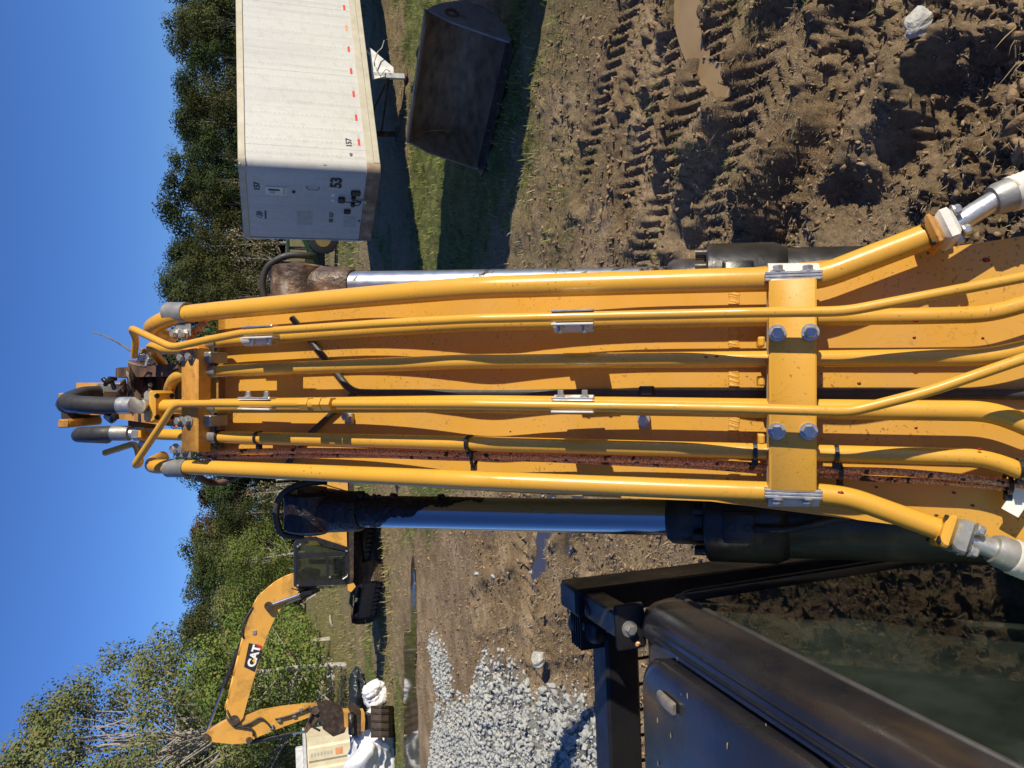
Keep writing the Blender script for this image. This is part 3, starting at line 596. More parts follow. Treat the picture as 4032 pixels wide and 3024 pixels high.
# small silver clamps that tie the thin pipes to the pipes below
def small_clamp(x0, x1, ythin, ylow, hthin, sgn):
    f = bframe((x0+x1)/2); xc = (x0+x1)/2; c = bp(xc, ythin, hthin); L = np.linalg.norm(bp(x0, ythin, hthin)-bp(x1, ythin, hthin))/2
    root = MB().box(c+f[1]*.0135+f[2]*(-.002), f, (L, .0022, .012), bev=.0012).build('pipe_clamp', MAT['zinc'], EX)
    MB().box(c-f[1]*.0135*1.0-f[2]*.003, f, (L, .0024, .013), bev=.0012).build('clamp_plate', MAT['alu'], root)
    cl = bp(xc, ylow, 0); o = MB(); R1 = []
    for e in (-L*.9, L*1.05):
        R1.append([cl+f[0]*-e+(f[1]*-sgn*math.cos(t)+f[2]*math.sin(t))*rr for rr, seq in ((.0215, range(13)), (.0165, range(12, -1, -1))) for t in [math.radians(-80+170*k/12) for k in seq]])
    o.rings(R1); o.build('clamp_shell', MAT['alu'], root, True, auto=35)
    MB().box((c+cl)/2-f[2]*.004, f, (L*.92, .0025, hthin*.36), bev=.001).build('clamp_web', MAT['zinc'], root)
    for e in (-.55, .6): bolt(c+f[0]*L*e-f[1]*sgn*.016-f[2]*.006, -f[1]*sgn, .0065, .012, .009, parent=root)
small_clamp(2172, 2338, 1250, 1269, .077, 1); small_clamp(962, 1080, 1308, 1330, .077, 1)
small_clamp(2172, 2338, 1595, 1594, .079, -1); small_clamp(945, 1070, 1589, 1596, .077, -1)
# black cable along the plate and its two branches
pipe('cable', .0085, [(1150, 1252, PLATE+.008), (1215, 1330, PLATE+.009), (1385, 1543, PLATE+.01), (1480, 1546, PLATE+.01), (2500, 1546, PLATE+.01), (3300, 1545, PLATE+.010), (4150, 1560, PLATE+.01)], .03, mat_='rubber', seg=10)
pipe('cable', .007, [(1395, 1548, PLATE+.009), (1310, 1625, PLATE+.009), (1190, 1735, PLATE+.009), (1130, 1830, PLATE+.009)], .03, mat_='rubber', seg=10)
pipe('cable', .011, [(2300, 1551, PLATE+.012), (3100, 1551, PLATE+.012), (4150, 1548, PLATE+.012)], .03, mat_='rubber', seg=10)
slab(2515, 2575, 1520, 1560, PLATE, PLATE+.03, .004).build('cable_clip', MAT['plastic'], EX)
for x, y in ((1372, 1640), (2533, 1652)):       # stud with nut on the plate
    f = bframe(x); b_ = MB().box(plate_pt(x+4, y+8, .006), f, (.012, .014, .006), bev=.002).build('stud_tab', MAT['zinc_dull'], EX); bolt(plate_pt(x, y, .012), f[2], .0105, .014, .0135, parent=b_)
# orange braided harness
pipe('harness', .0076, [(800, 1780, -.03), (1000, 1776, -.03), (1200, 1774, -.028), (1420, 1777, -.03), (1700, 1785, -.03), (2000, 1797, -.028), (2400, 1806, -.03), (2800, 1822, -.03), (3060, 1842, -.03), (3300, 1853, -.028), (3500, 1856, -.026), (3700, 1872, -.028), (3900, 1892, -.03), (4150, 1925, -.03)], .2, mat_='braid', seg=14)
pipe('harness', .006, [(800, 1800, -.045), (1200, 1795, -.04), (1500, 1793, -.042), (1800, 1806, -.044), (2100, 1806, -.044), (2500, 1826, -.042), (2800, 1838, -.044), (3060, 1862, -.044), (3300, 1875, -.042), (3450, 1886, -.042), (3700, 1896, -.042), (3980, 1922, -.044)], .2, mat_='braid', seg=14)
tgf = bframe(3990); MB().box(bp(4026, 1945, -.03), (nrm(tgf[0]*.5-tgf[1]*.86), nrm(tgf[1]*.5+tgf[0]*.86), tgf[2]), (.042, .016, .001)).build('paper_tag', MAT['white_tag'], EX)
def tie(x, y, r, tail=True, h=0.):
    f = bframe(x); c = bp(x, y, h); o = MB(); ri = []
    for k in range(25):
        t = 2*math.pi*k/24; d = f[1]*math.cos(t)+f[2]*math.sin(t); ri.append([c+d*(r+.0004)-f[0]*.004, c+d*(r+.0004)+f[0]*.004, c+d*(r+.003)+f[0]*.004, c+d*(r+.003)-f[0]*.004])
    o.rings(ri, cap=False)
    if tail: o.box(c-f[1]*(r+.006), f, (.006, .006, .006))
    return o.build('cable_tie', MAT['plastic'], EX)
for x, y in ((826, 1719), (868, 1721), (1020, 1725), (1850, 1746), (2972, 1776), (3291, 1787), (4016, 1845)): tie(x, y, .0165)
for x, y in ((3306, 1864), (3968, 1906), (1866, 1800)): tie(x, y, .018, h=-.034)
# red grease spots
for x, y, s_, h in ((2780, 1407, .007, .015), (2822, 1404, .006, .015), (3615, 1246, .010, .014), (3605, 1262, .008, .012), (3884, 1023, .011, PLATE+.001), (3600, 1328, .006, PLATE+.001), (3383, 1509, .006, PLATE+.001), (3870, 1331, .005, PLATE+.001), (3607, 1684, .005, PLATE+.001), (3290, 1948, .010, .018), (3310, 1940, .009, .018), (3757, 1940, .006, PLATE+.001), (3450, 1918, .006, PLATE+.001), (3830, 1990, .006, PLATE+.001), (2010, 1700, .004, PLATE+.001), (3858, 1768, .006, .015)):
    f = bframe(x); V, Fc = SMOOTH[R_.randrange(5)]; c = bp(x, y, h)
    MB().add([c+(f[0]*v[0]*1.2+f[1]*v[1]*.8+f[2]*v[2]*.3)*s_*.55 for v in V], Fc.tolist()).build('grease_spot', MAT['red_grease'], BOOM, True)
# lower end flanges and hoses
def flange(p, d, lat, hw, hh, th, name, mat_, parent, holes=True, bev=.008):
    d = nrm(d); lat = nrm(lat-d*np.dot(lat, d)); up = np.cross(d, lat); o = MB().box(p+d*th/2, (lat, up, d), (hw, hh, th/2), bev=bev)
    ob = o.build(name, MAT[mat_], parent, True, auto=30)
    if holes:
        for i in (-1, 1):
            for j in (-1, 1): MB().cyl(p-d*.0012+lat*i*hw*.66+up*j*hh*.66, p+d*.004+lat*i*hw*.66+up*j*hh*.66, .0075, 14).build('bolt_hole', MAT['black_oily'], ob)
    return ob
def hose_end(pipe_a, pipe_b, s0, s1, zz, sgn, matf):
    A0, A1 = pipe_a, pipe_b; d = nrm(A1-A0); f = bframe(3600); lat = nrm(np.cross(d, f[2])*.5+f[2]*.4+f[1]*.6)
    fl = flange(A1-d*.012, d, lat, .040, .031, .022, 'flange', 'yellow_dirty' if sgn > 0 else 'yellow', EX)
    h = flange(A1+d*.0105, d, lat, .039, .031, .030, 'flange_half', 'alu' if sgn > 0 else 'zinc_dull', EX, holes=False)
    lat2 = nrm(lat-d*np.dot(lat, d)); up = np.cross(d, lat2)
    for i in (-1, 1):
        for j in (-1, 1): bolt(A1+d*.0405+lat2*i*.027+up*j*.021, d, .0095, .012, .012, parent=h)
    B0 = A1+d*.04; B1 = s0; B2 = s1
    MB().tube(rpath([B0, B1, B1+(B2-B1)*.12], .05), .019, 18).build('hose_stem', MAT['zinc'], EX, True, auto=50)
    o = MB(); dd = nrm(B2-B1); o.tube([B1-dd*.004, B1+dd*.006, B1+dd*.03, B1+dd*.034], [.026, .030, .031, .028], 22); o.build('ferrule', MAT['zinc_dull'], EX, True, auto=30)
    L = np.linalg.norm(B2-B1); k = int(L/.0045); pts = []; rs = []
    for i in range(k): pts.append(B1+dd*(.03+L*i/k)); rs.append(.0335 if i % 2 else .0315)
    MB().tube(pts, rs, 22).build('hose_sleeve', MAT['sleeve'], EX, True, auto=60)
hose_end(bp(3225, 1093), bp(3665, 925), bp(3915, 788, .0), bp(4330, 640, -.02), 1.4, 1, None)
hose_end(bp(3350, 1960), bp(3715, 2090), bp(3915, 2163, .0), bp(4330, 2330, -.03), 1.4, -1, None)
# ---- bend of the boom: lug plates, arm cylinder, hoses
for y0, y1, xs in ((1432, 1482, 455), (1634, 1682, 452)):
    poly = [dep(xs, y0, 2.75), dep(xs+12, y0, 2.62), dep(700, y0, 2.12), dep(790, y0, 2.16), dep(760, y0, 2.45), dep(700, y0, 2.9), dep(560, y0, 3.1)]
    Xa = np.dot(dep(700, y0, 2.12)-CAM, RR); poly = [p+RR*(Xa-np.dot(p-CAM, RR)) for p in poly]
    MB().prism(poly, -RR*.035).build('lug_plate', MAT['yellow_dirty'] if y0 > 1500 else MAT['rust'], EX)
ac = MB(); p_a = dep(470, 1575, 2.75); p_b = dep(330, 1583, 3.6); p_c = dep(270, 1590, 5.2); dd_ = nrm(p_c-p_a)
AC = ac.tube([p_a-dd_*.05, p_a, p_a+dd_*.02, p_c], [.035, .05, .06, .06], 26).build('arm_cylinder', MAT['black_oily'], EX, True, auto=40)
MB().tube([p_c+dd_*.002, p_c+dd_*.16, p_c+dd_*.17], [.07, .07, .05], 26).build('gland', MAT['black_oily'], AC, True, auto=40)
MB().cyl(p_c+dd_*.16, p_c+dd_*1.1, .035, 24).build('rod', MAT['chrome'], AC, True, auto=40)
MB().tube([dep(420, 1640, 2.9), dep(440, 1655, 2.7), dep(455, 1640, 2.6), dep(452, 1600, 2.62)], .012, 10).build('cylinder_port', MAT['black_oily'], AC, True)
MB().cyl(dep(560, 1420, 2.62), dep(560, 1700, 2.62), .045, 20).build('pin', MAT['rust'], EX, True, auto=40)
# head of the arm seen past the cylinder
for yy, zz in ((1562, 5.6), (1662, 5.6)):
    c = dep(318, yy, zz); MB().box(c, (RR, FW, DD), (.03, .22, .045), bev=.012).build('arm_head', MAT['yellow_dirty'], EX, True, auto=35)
MB().box(dep(322, 1612, 5.75), (RR, FW, DD), (.07, .2, .045), bev=.01).build('arm_head', MAT['darkrust'], EX)
MB().prism([p_+RR*(.01-np.dot(p_-CAM, RR)) for p_ in (dep(300, 1590, 5.62), dep(330, 1590, 6.1), dep(900, 1590, 6.3), dep(1800, 1590, 6.0), dep(900, 1590, 5.6), dep(520, 1590, 5.3))], -RR*.24).build('arm', MAT['yellow_far'], EX)
# flange with the looped hose
f = bframe(690); pf = bp(648, 1600, .0); up_ = nrm(pf-bp(760, 1600, 0))
fl = flange(pf, up_, RR, .046, .036, .026, 'flange', 'yellow', EX)
flange(pf+up_*.027, up_, RR, .045, .035, .028, 'flange_half', 'zinc_dull', EX, holes=False, bev=.014)
hz = 2.08; H0 = pf+up_*.05
MB().tube([H0, H0+up_*.02, dep(545, 1598, hz), dep(525, 1597, hz), dep(474, 1597, hz+.01)], [.016, .020, .022, .0245, .0245], 20).build('hose_crimp', MAT['zinc'], EX, True, auto=40)
MB().tube(rpath([dep(476, 1597, hz+.01), dep(430, 1596, hz+.02), dep(300, 1590, hz+.05), dep(262, 1580, hz+.12), dep(275, 1568, hz+.3), dep(330, 1548, hz+.45), dep(392, 1545, hz+.52)], .09, 7), .0235, 20).build('hose', MAT['rubber'], EX, True, auto=60)
MB().tube([dep(390, 1545, hz+.52), dep(442, 1547, hz+.56)], .032, 8).build('hose_fitting', MAT['zinc_dull'], EX)
for i, (x0, x1, y, r, m_) in enumerate(((552, 528, 1709, .0195, 'zinc_dull'), (566, 552, 1708, .018, 'yellow'), (528, 508, 1707, .014, 'zinc'), (510, 442, 1706, .0215, 'zinc_dull'))):
    (MB().hexa(dep(x0, y, 2.12), dep(x1, y, 2.12), r) if i < 2 else MB().cyl(dep(x0, y, 2.12), dep(x1, y, 2.12), r)).build('hose_nut' if i < 2 else 'hose_crimp', MAT[m_], EX, i > 1, auto=40 if i > 1 else None)
MB().tube(rpath([dep(444, 1706, 2.12), dep(400, 1707, 2.12), dep(318, 1709, 2.16), dep(308, 1716, 2.4), dep(420, 1724, 2.75)], .06), .0215, 18).build('hose', MAT['rubber'], EX, True, auto=60)
# clips, dirt and clutter on the bend
for (x, y, z) in ((560, 1400, 2.2), (560, 1745, 2.22), (590, 1415, 2.25)):
    MB().box(dep(x, y, z), (nrm(RR+DD*.3), DD, FW), (.022, .004, .016), bev=.001).build('pipe_clip', MAT['zinc'], EX); bolt(dep(x+4, y+6, z-.01), -FW, .008, .01, .011, parent=EX)
for k in range(26):
    V, Fc = CL[k % 5]; c = dep(R_.uniform(480, 690), R_.uniform(1480, 1560), R_.uniform(2.35, 2.6)); s_ = R_.uniform(.01, .03)
    MB().add([c+A(*v)*s_ for v in V], Fc.tolist()).build('dirt_lump', MAT['darkrust'], EX)
MB().prism([dep(700, 1470, 2.3), dep(500, 1500, 2.7), dep(500, 1640, 2.7), dep(700, 1640, 2.3)], FW*.3).build('bend_plate', MAT['darkrust'], EX)
for pts in ([(405, 1490, 2.3), (420, 1510, 2.3), (440, 1500, 2.32), (450, 1530, 2.35)], [(415, 1515, 2.3), (432, 1490, 2.33), (455, 1492, 2.36)]):
    MB().tube([dep(*p) for p in pts], .007, 8).build('grease_line', MAT['plastic'], EX, True)
tag(MB().tube([dep(362, 1307, 2.3), dep(400, 1318, 2.3), dep(455, 1343, 2.3), dep(517, 1383, 2.3), dep(560, 1420, 2.28)], [.0016, .002, .0025, .0032, .0035], 6).build('twig', MAT['bark'], None, True), 'thin bare twig sticking up beside the pipes at the boom bend', 'twig')
tag(MB().tube([dep(505, 1425, 2.3), dep(530, 1435, 2.3), dep(575, 1445, 2.3)], [.003, .004, .004], 6).build('twig', MAT['bark'], None, True), 'short dark stub of twig lying on the boom bend', 'twig')
# cable bundle hanging below the left outer pipe at the bend
MB().tube(rpath([dep(775, 1850, 2.15), dep(790, 1890, 2.2), dep(850, 1905, 2.25), dep(930, 1880, 2.25), dep(960, 1860, 2.2)], .05), .010, 10).build('cable', MAT['rust'], EX, True)
pipe('harness', .010, [(742, 1330, -.02), (806, 1272, -.03), (812, 1295, -.01)], .02, mat_='braid', seg=10)
slab(804, 822, 1286, 1304, -.02, -.004).build('connector', plain('green_plastic', [(.01, .16, .07)], 20, .4), EX)
# ---- boom cylinders on both sides
def boom_cyl(sgn, zt, zb, yt, yb, rr, RB, wear):
    x_eye = 1180 if sgn > 0 else 1230; pe = dep(x_eye, yt, zt); pg = dep(2650, yb, zb); d = nrm(pg-pe)
    root = MB().cyl(pe+d*.06, pg+d*.02, rr, 32).build('boom_cylinder', MAT[wear], EX, True, auto=50)
    eye = MB(); lat = RR
    eye.tube([pe+d*.17, pe+d*.155, pe+d*.06, pe+d*.01], [rr*1.12, rr*1.3, rr*1.42, rr*1.35], 24)
    eye.tube([pe-lat*.056, pe-lat*.05, pe+lat*.05, pe+lat*.056], [.072, .080, .080, .072], 28)
    eo = eye.build('rod_eye', MAT['grease_dark'] if sgn < 0 else MAT['scuffed'], root, True, auto=40)
    e = nrm(np.cross(d, lat)); e = e if np.dot(e, FW) < 0 else -e
    MB().tube(rpath([pe-lat*.075-d*.03, pe-lat*.07-d*.075+e*.045, pe-d*.085+e*.06, pe+lat*.05-d*.07+e*.06, pe+lat*.085-d*.01+e*.05, pe+lat*.085+d*.05], .04), .0095, 10).build('grease_hose', MAT['rubber'], eo, True)
    MB().tube([pe-lat*.066, pe+lat*.066], .042, 20).build('pin', MAT['rust'], eo, True, auto=40)
    # gland and barrel
    bl = .95; o = MB()
    o.tube([pg-d*.012, pg, pg+d*.075, pg+d*.078], [rr*1.2, rr*1.42, rr*1.46, rr*1.2], 28); o.build('gland', MAT['black_oily'], root, True, auto=40)
    o = MB(); o.tube([pg+d*.08, pg+d*.085, pg+d*.235, pg+d*.26, pg+d*.263, pg+d*bl], [RB*1.05, RB*1.12, RB*1.12, RB, RB*.96, RB*.96], 32)
    o.build('barrel', MAT['black_oily'], root, True, auto=35)
    for k in range(8):
        t = 2*math.pi*(k+.5)/8; e = np.cross(d, lat); q_ = pg+d*.055+(lat*math.cos(t)+e*math.sin(t))*RB*.86
        b_ = MB().cyl(q_, q_+d*.03, .011, 14).build('gland_bolt', MAT['black_oily'], root, True, auto=40)
    e = -bframe(2800)[2]*-1
    pc = pg+d*.15+e*RB*1.05+lat*sgn*.0; pb = MB().box(pc, (d, lat, e), (.035, .035, .022), bev=.006).build('port_block', MAT['black_oily'], root, True, auto=35)
    for s1 in (-.017, .017): MB().tube([pc+e*.022+d*s1, pc+e*.026+d*s1], [.0085, .0085], 14).build('port_bolt', MAT['plastic'], pb, True, auto=40)
    MB().tube(rpath([pc+e*.02+d*.03, pc+e*.03+d*.1, pc+lat*.03+d*.22+e*.01, pc+lat*.05+d*.6], .05), .009, 10).build('oil_line', MAT['black_oily'], root, True)
boom_cyl(1, 2.12, 1.84, 1128, 1112, .040, .083, 'chrome_worn')
boom_cyl(-1, 2.15, 1.80, 2010, 2038, .0435, .090, 'chrome')
# grease beads along the left rod
for k in range(34):
    V, Fc = SMOOTH[k % 5]; xx = R_.uniform(1290, 1790); zz = 2.13-(xx-1230)/(2650-1230)*.34; c = dep(xx, 1960+R_.uniform(-14, 10)+(xx-1300)*.012, zz-.006); s_ = R_.uniform(.006, .016)*(1.25-(xx-1290)/700)
    MB().add([c+A(*v)*s_ for v in V], Fc.tolist()).build('grease_lump', MAT['grease'], EX, True)
d_ = nrm(dep(2650, 2038, 1.80)-dep(1230, 2010, 2.15)); p_ = dep(1230, 2010, 2.15)
o_ = MB(); rg = []
for k in range(60):
    q_ = p_+d_*(.13+.007*k); e1 = nrm(np.cross(d_, RR)); e1 = e1 if np.dot(e1, FW) < 0 else -e1; fade = max(.0, 1-k/60); hw = 12+165*fade**1.5
    rg.append([q_+(RR*math.cos(t)+e1*math.sin(t))*(.0440+.0035*fade*R_.random()) for t in np.linspace(math.radians(15-hw+8*math.sin(k*.55)+R_.uniform(-5, 5)), math.radians(15+hw+10*math.sin(k*.41+2)+R_.uniform(-5, 5)), 18)])
MB_ = o_.rings(rg, cap=False, closed=False).build('grease_film', MAT['grease_dark'], EX, True)
# right hand boom side edge, deck and undercarriage below
MB().box((0, .1, 1.28), ((1, 0, 0), (0, 1, 0), (0, 0, 1)), (.62, .95, .07), bev=.02).build('deck', MAT['black'], EX)
MB().box((-.02, -1.6, 1.5), ((1, 0, 0), (0, 1, 0), (0, 0, 1)), (1.2, 1.2, .18), bev=.03).build('engine_cover', MAT['yellow_far'], EX)
MB().cyl((0, -.4, .6), (0, -.4, 1.2), .6, 32).build('turntable', MAT['black_oily'], EX, True, auto=40)
def crawler(xc, parent, base, fwd, Ltr, Hh, wdt, nshoe, name='track', ms='shoe_steel', detail=True):
    """track: oval chain of shoes round a frame. base = ground point of its middle"""
    up = A(0, 0, 1); lat = np.cross(fwd, up); rad = Hh/2; half = Ltr/2-rad
    root = MB().box(base+up*rad, (fwd, lat, up), (half+.12, wdt*.36, rad*.52), bev=.05).build(name, MAT['darkrust'], parent)
    per = 4*half+2*math.pi*rad; sh = None
    for e in (-1, 1): MB().cyl(base+up*rad+fwd*half*e-lat*wdt*.3, base+up*rad+fwd*half*e+lat*wdt*.3, rad*.86, 28).build('sprocket' if e < 0 else 'idler', MAT['darkrust'], root, True, auto=40)
    for e in np.linspace(-.8, .8, 7): MB().cyl(base+up*.2+fwd*half*e-lat*wdt*.33, base+up*.2+fwd*half*e+lat*wdt*.33, .15, 18).build('roller', MAT['darkrust'], root, True, auto=40)
    for k in range(nshoe):
        s = per*k/nshoe
        if s < 2*half: p = base+fwd*(-half+s)+up*2*rad; t = fwd; n = up
        elif s < 2*half+math.pi*rad:
            a_ = (s-2*half)/rad; n = up*math.cos(a_)+fwd*math.sin(a_); p = base+fwd*half+up*rad+n*rad; t = fwd*math.cos(a_)-up*math.sin(a_)
        elif s < 4*half+math.pi*rad: p = base+fwd*(half-(s-2*half-math.pi*rad)); t = -fwd; n = -up
        else:
            a_ = (s-4*half-math.pi*rad)/rad; n = -up*math.cos(a_)-fwd*math.sin(a_); p = base-fwd*half+up*rad+n*rad; t = -fwd*math.cos(a_)+up*math.sin(a_)
        o = MB(); o.box(p-n*.012, (t, lat, n), (per/nshoe*.47, wdt/2, .010))
        for q_ in (-.36, .02, .38): o.box(p+n*.010+t*per/nshoe*q_, (t, lat, n), (.007, wdt/2-.001, .0135))
        o.build('track_shoe', MAT[ms], root)
    return root
MAT['shoe_steel'] = plain('muddy_track_steel', [(0, (.05, .038, .028)), (.55, (.10, .07, .045)), (1, (.20, .14, .085))], 8, .7, .2, bmp=.6, bscale=40, bdist=.01)
crawler(0, EX, A(1.06, .35, .0), A(0, 1, 0), 3.7, .9, .62, 46); crawler(0, EX, A(-1.06, .35, .0), A(0, 1, 0), 3.7, .9, .62, 46)
g2 = np.random.default_rng(12); xx = g2.uniform(.75, 1.37, 900); yy = g2.uniform(.9, 2.0, 900); s = .008+.03*g2.random(900)**2.5
o_ = scatter('track_mud', CL, np.stack([xx, yy, .9+.01+s*.2], 1), np.stack([s*1.4, s, s*.6], 1), MAT['clod'], 13, EX); o_['kind'] = 'stuff'
x2 = g2.uniform(.75, 1.37, 700); y2 = g2.uniform(.9, 2.0, 700)
o_ = blades('track_straw', x2, y2, .03+.08*g2.random(700), .0015+.0015*g2.random(700), MAT['straw'], 14, .3, EX, z=np.full(700, .915)); o_['kind'] = 'stuff'
# ---- cab of the same machine (left of the boom)
I3 = ((1, 0, 0), (0, 1, 0), (0, 0, 1))
def bx(x0, x1, y0, y1, z0, z1, name, m_, parent, bev=.006, sm=True):
    return MB().box(((x0+x1)/2, (y0+y1)/2, (z0+z1)/2), I3, ((x1-x0)/2, (y1-y0)/2, (z1-z0)/2), bev=bev).build(name, MAT[m_], parent, sm, auto=35)
CABP = MB()
# roof shell: rounded right edge, lofted along Y
sec = []
for yy, zs, xs in ((1.655, -.05, .02), (1.64, -.012, .006), (1.60, 0, 0), (1.2, .004, 0), (.6, .004, 0), (-.1, 0, 0), (-.16, -.03, .02)):
    pr = [(-.540, 2.595), (-.541, 2.63), (-.546, 2.662), (-.558, 2.686), (-.574, 2.696), (-.600, 2.699), (-.622, 2.700), (-.628, 2.686), (-.645, 2.684), (-1.44, 2.684), (-1.50, 2.66), (-1.52, 2.60), (-1.50, 2.58), (-.56, 2.58)]
    sec.append([A(x+(-xs if x > -1 else xs), yy, z+zs) for x, z in pr])
CAB = CABP.rings(sec).build('cab', MAT['roof_black'], EX, True, auto=45)
# roof hatch, raised, rounded corners
def rrect(x0, x1, y0, y1, r, n=7):
    out = []
    for cx, cy, a0 in ((x1-r, y1-r, 0), (x0+r, y1-r, 90), (x0+r, y0+r, 180), (x1-r, y0+r, 270)):
        out += [(cx+r*math.cos(math.radians(a0+90*k/n)), cy+r*math.sin(math.radians(a0+90*k/n))) for k in range(n+1)]
    return out
o = MB(); hp = [[A(x, y, z) for x, y in rrect(-1.40+i, -.633-i, .93+i, 1.575-i, .09)] for i, z in ((.004, 2.684), (0, 2.715), (.006, 2.728), (.02, 2.735))]
o.rings(hp); HT = o.build('roof_hatch', MAT['roof_black'], CAB, True, auto=50)
pl = atz(2632, 2765, 2.737); MB().box((pl[0], pl[1], 2.742), (nrm(A(.05, 1, 0)), (1, -.05, 0), (0, 0, 1)), (.034, .0135, .0075), bev=.004).build('marker_lamp', MAT['amber'], HT, True, auto=40)
MB().tube(rpath([(-.607, 1.55, 2.702), (-.607, .7, 2.706), (-.607, 0, 2.704)], .05), .0035, 8).build('roof_trim', MAT['plastic'], CAB)
MB().tube([(-.586, 1.56, 2.699), (-.586, 1.0, 2.7025), (-.586, .1, 2.7)], .0028, 8).build('roof_trim', MAT['black'], CAB)
# window in the right wall: rubber seal and pane
zs0, zs1 = 1.45, 2.588; yf = 1.655
MB().prism([(-.545, yf-.035, zs1-.0), (-.545, -.05, zs1), (-.545, -.05, zs0), (-.545, yf+.03, zs0)], A(-.005, 0, 0)).build('window', MAT['glass'], CAB)
MB().tube(rpath([(-.542, .0, 2.592), (-.542, yf-.01, 2.592), (-.542, yf+.055, 1.5)], .06), .007, 10).build('window_seal', MAT['rubber'], CAB, True)
MB().prism([(-.5465, yf-.03, 2.585), (-.5465, yf-.16, 2.585), (-.5465, yf-.10, 2.50), (-.5465, yf-.02, 2.2), (-.5465, yf-.01, 2.2)], A(-.003, 0, 0)).build('window_tint', MAT['plastic'], CAB)
for (xa, ya) in ((-.575, 1.62), (-1.48, 1.62), (-1.48, .55), (-.575, -.1), (-1.48, -.1)):
    MB().tube([(xa, ya, 2.59), (xa, ya+(.06 if ya > 1 else 0), 1.25)], .04, 12).build('pillar', MAT['black'], CAB, True)
bx(-1.52, -.545, -.14, 1.70, 1.18, 1.26, 'cab_floor', 'black', CAB); bx(-1.52, -1.47, -.14, 1.64, 1.26, 1.36, 'door_panel', 'black', CAB); bx(-.59, -.545, -.14, 1.70, 1.26, 1.44, 'side_panel', 'black', CAB)
bx(-1.5, -.56, -.16, -.10, 1.26, 1.9, 'rear_panel', 'black', CAB)
bx(-1.24, -.82, .45, .95, 1.50, 1.66, 'seat', 'plastic', CAB, .05); bx(-1.22, -.84, .32, .46, 1.6, 2.30, 'seat_back', 'plastic', CAB, .05); bx(-.80, -.64, .5, 1.3, 1.5, 1.78, 'console', 'plastic', CAB, .03); bx(-.70, -.61, 1.28, 1.36, 1.8, 2.05, 'monitor', 'plastic', CAB, .01)
for k in (-.74, -1.3): MB().tube([(k, 1.05, 1.7), (k, 1.1, 1.92)], [.012, .022], 10).build('joystick', MAT['plastic'], CAB, True)
# steel guard in front of the cab
GD = bx(-.655, -.578, 1.905, 2.028, 1.15, 2.752, 'guard_post', 'black', CAB, .008); bx(-1.55, -1.473, 1.905, 2.028, 1.15, 2.752, 'guard_post', 'black', CAB, .008)
bx(-1.472, -.656, 1.90, 2.0, 2.565, 2.668, 'guard_crossbar', 'black', CAB, .008); bx(-1.472, -.656, 1.93, 2.0, 1.2, 1.28, 'guard_crossbar', 'black', CAB, .008)
for x in np.arange(-1.42, -.68, .075): MB().tube([(x, 1.965, 1.28), (x, 1.965, 2.57)], .005, 8).build('guard_bar', MAT['black'], CAB)
for z in np.arange(1.36, 2.55, .085): MB().tube([(-1.473, 1.975, z), (-.655, 1.975, z)], .005, 8).build('guard_bar', MAT['black'], CAB)
arm_a, arm_b = A(-.622, 1.905, 2.70), A(-.606, 1.655, 2.715); da = nrm(arm_b-arm_a)
GA = MB().box((arm_a+arm_b)/2, (da, np.cross((0, 0, 1), da), (0, 0, 1)), (np.linalg.norm(arm_b-arm_a)/2, .032, .032), bev=.006).build('guard_arm', MAT['black'], CAB, True, auto=35)
MB().box(arm_b+A(0, -.004, .0), (da, np.cross((0, 0, 1), da), (0, 0, 1)), (.006, .055, .04), bev=.008).build('mounting_plate', MAT['black'], GA, True, auto=35)
bolt(arm_b+A(-.004, -.01, .005), A(0, -1, .0), .013, .014, .02, parent=GA, mat_='zinc_dull')
wl = A(-.705, 1.955, 2.685); WL = MB().tube([wl+A(0, -.055, 0), wl+A(0, -.045, 0), wl, wl+A(0, .045, 0), wl+A(0, .06, 0)], [.02, .034, .046, .052, .050], 20).build('work_lamp', MAT['plastic'], CAB, True, auto=40)
for k in range(5): MB().box(wl+A(0, -.03+k*.016, .0), I3, (.05, .002, .05), bev=.001).build('cooling_fin', MAT['plastic'], WL)
MB().tube(rpath([(-.70, 1.90, 2.66), (-.67, 1.84, 2.66), (-.655, 1.74, 2.68), (-.65, 1.64, 2.70)], .03), .007, 8).build('lamp_cable', MAT['braid'], CAB, True)
for x, y, s_ in ((2310, 2400, .012), (2318, 2410, .010), (2300, 2465, .010)):
    V, Fc = CL[1]; c = atz(x, y, 2.735); MB().add([c+A(*v)*s_ for v in V], Fc.tolist()).build('grease_lump', MAT['grease'], CAB, True)
for k in range(26):
    V, Fc = CL[k % 5]; x, y = R_.uniform(-1.1, -.6), R_.uniform(.9, 1.56); s_ = R_.uniform(.0012, .004)
    z = 2.736 if x < -.655 else 2.701
    MB().add([A(x, y, z)+A(*v)*A(s_*1.6, s_, s_*.5) for v in V], Fc.tolist()).build('seed_husk', MAT['straw'], CAB)

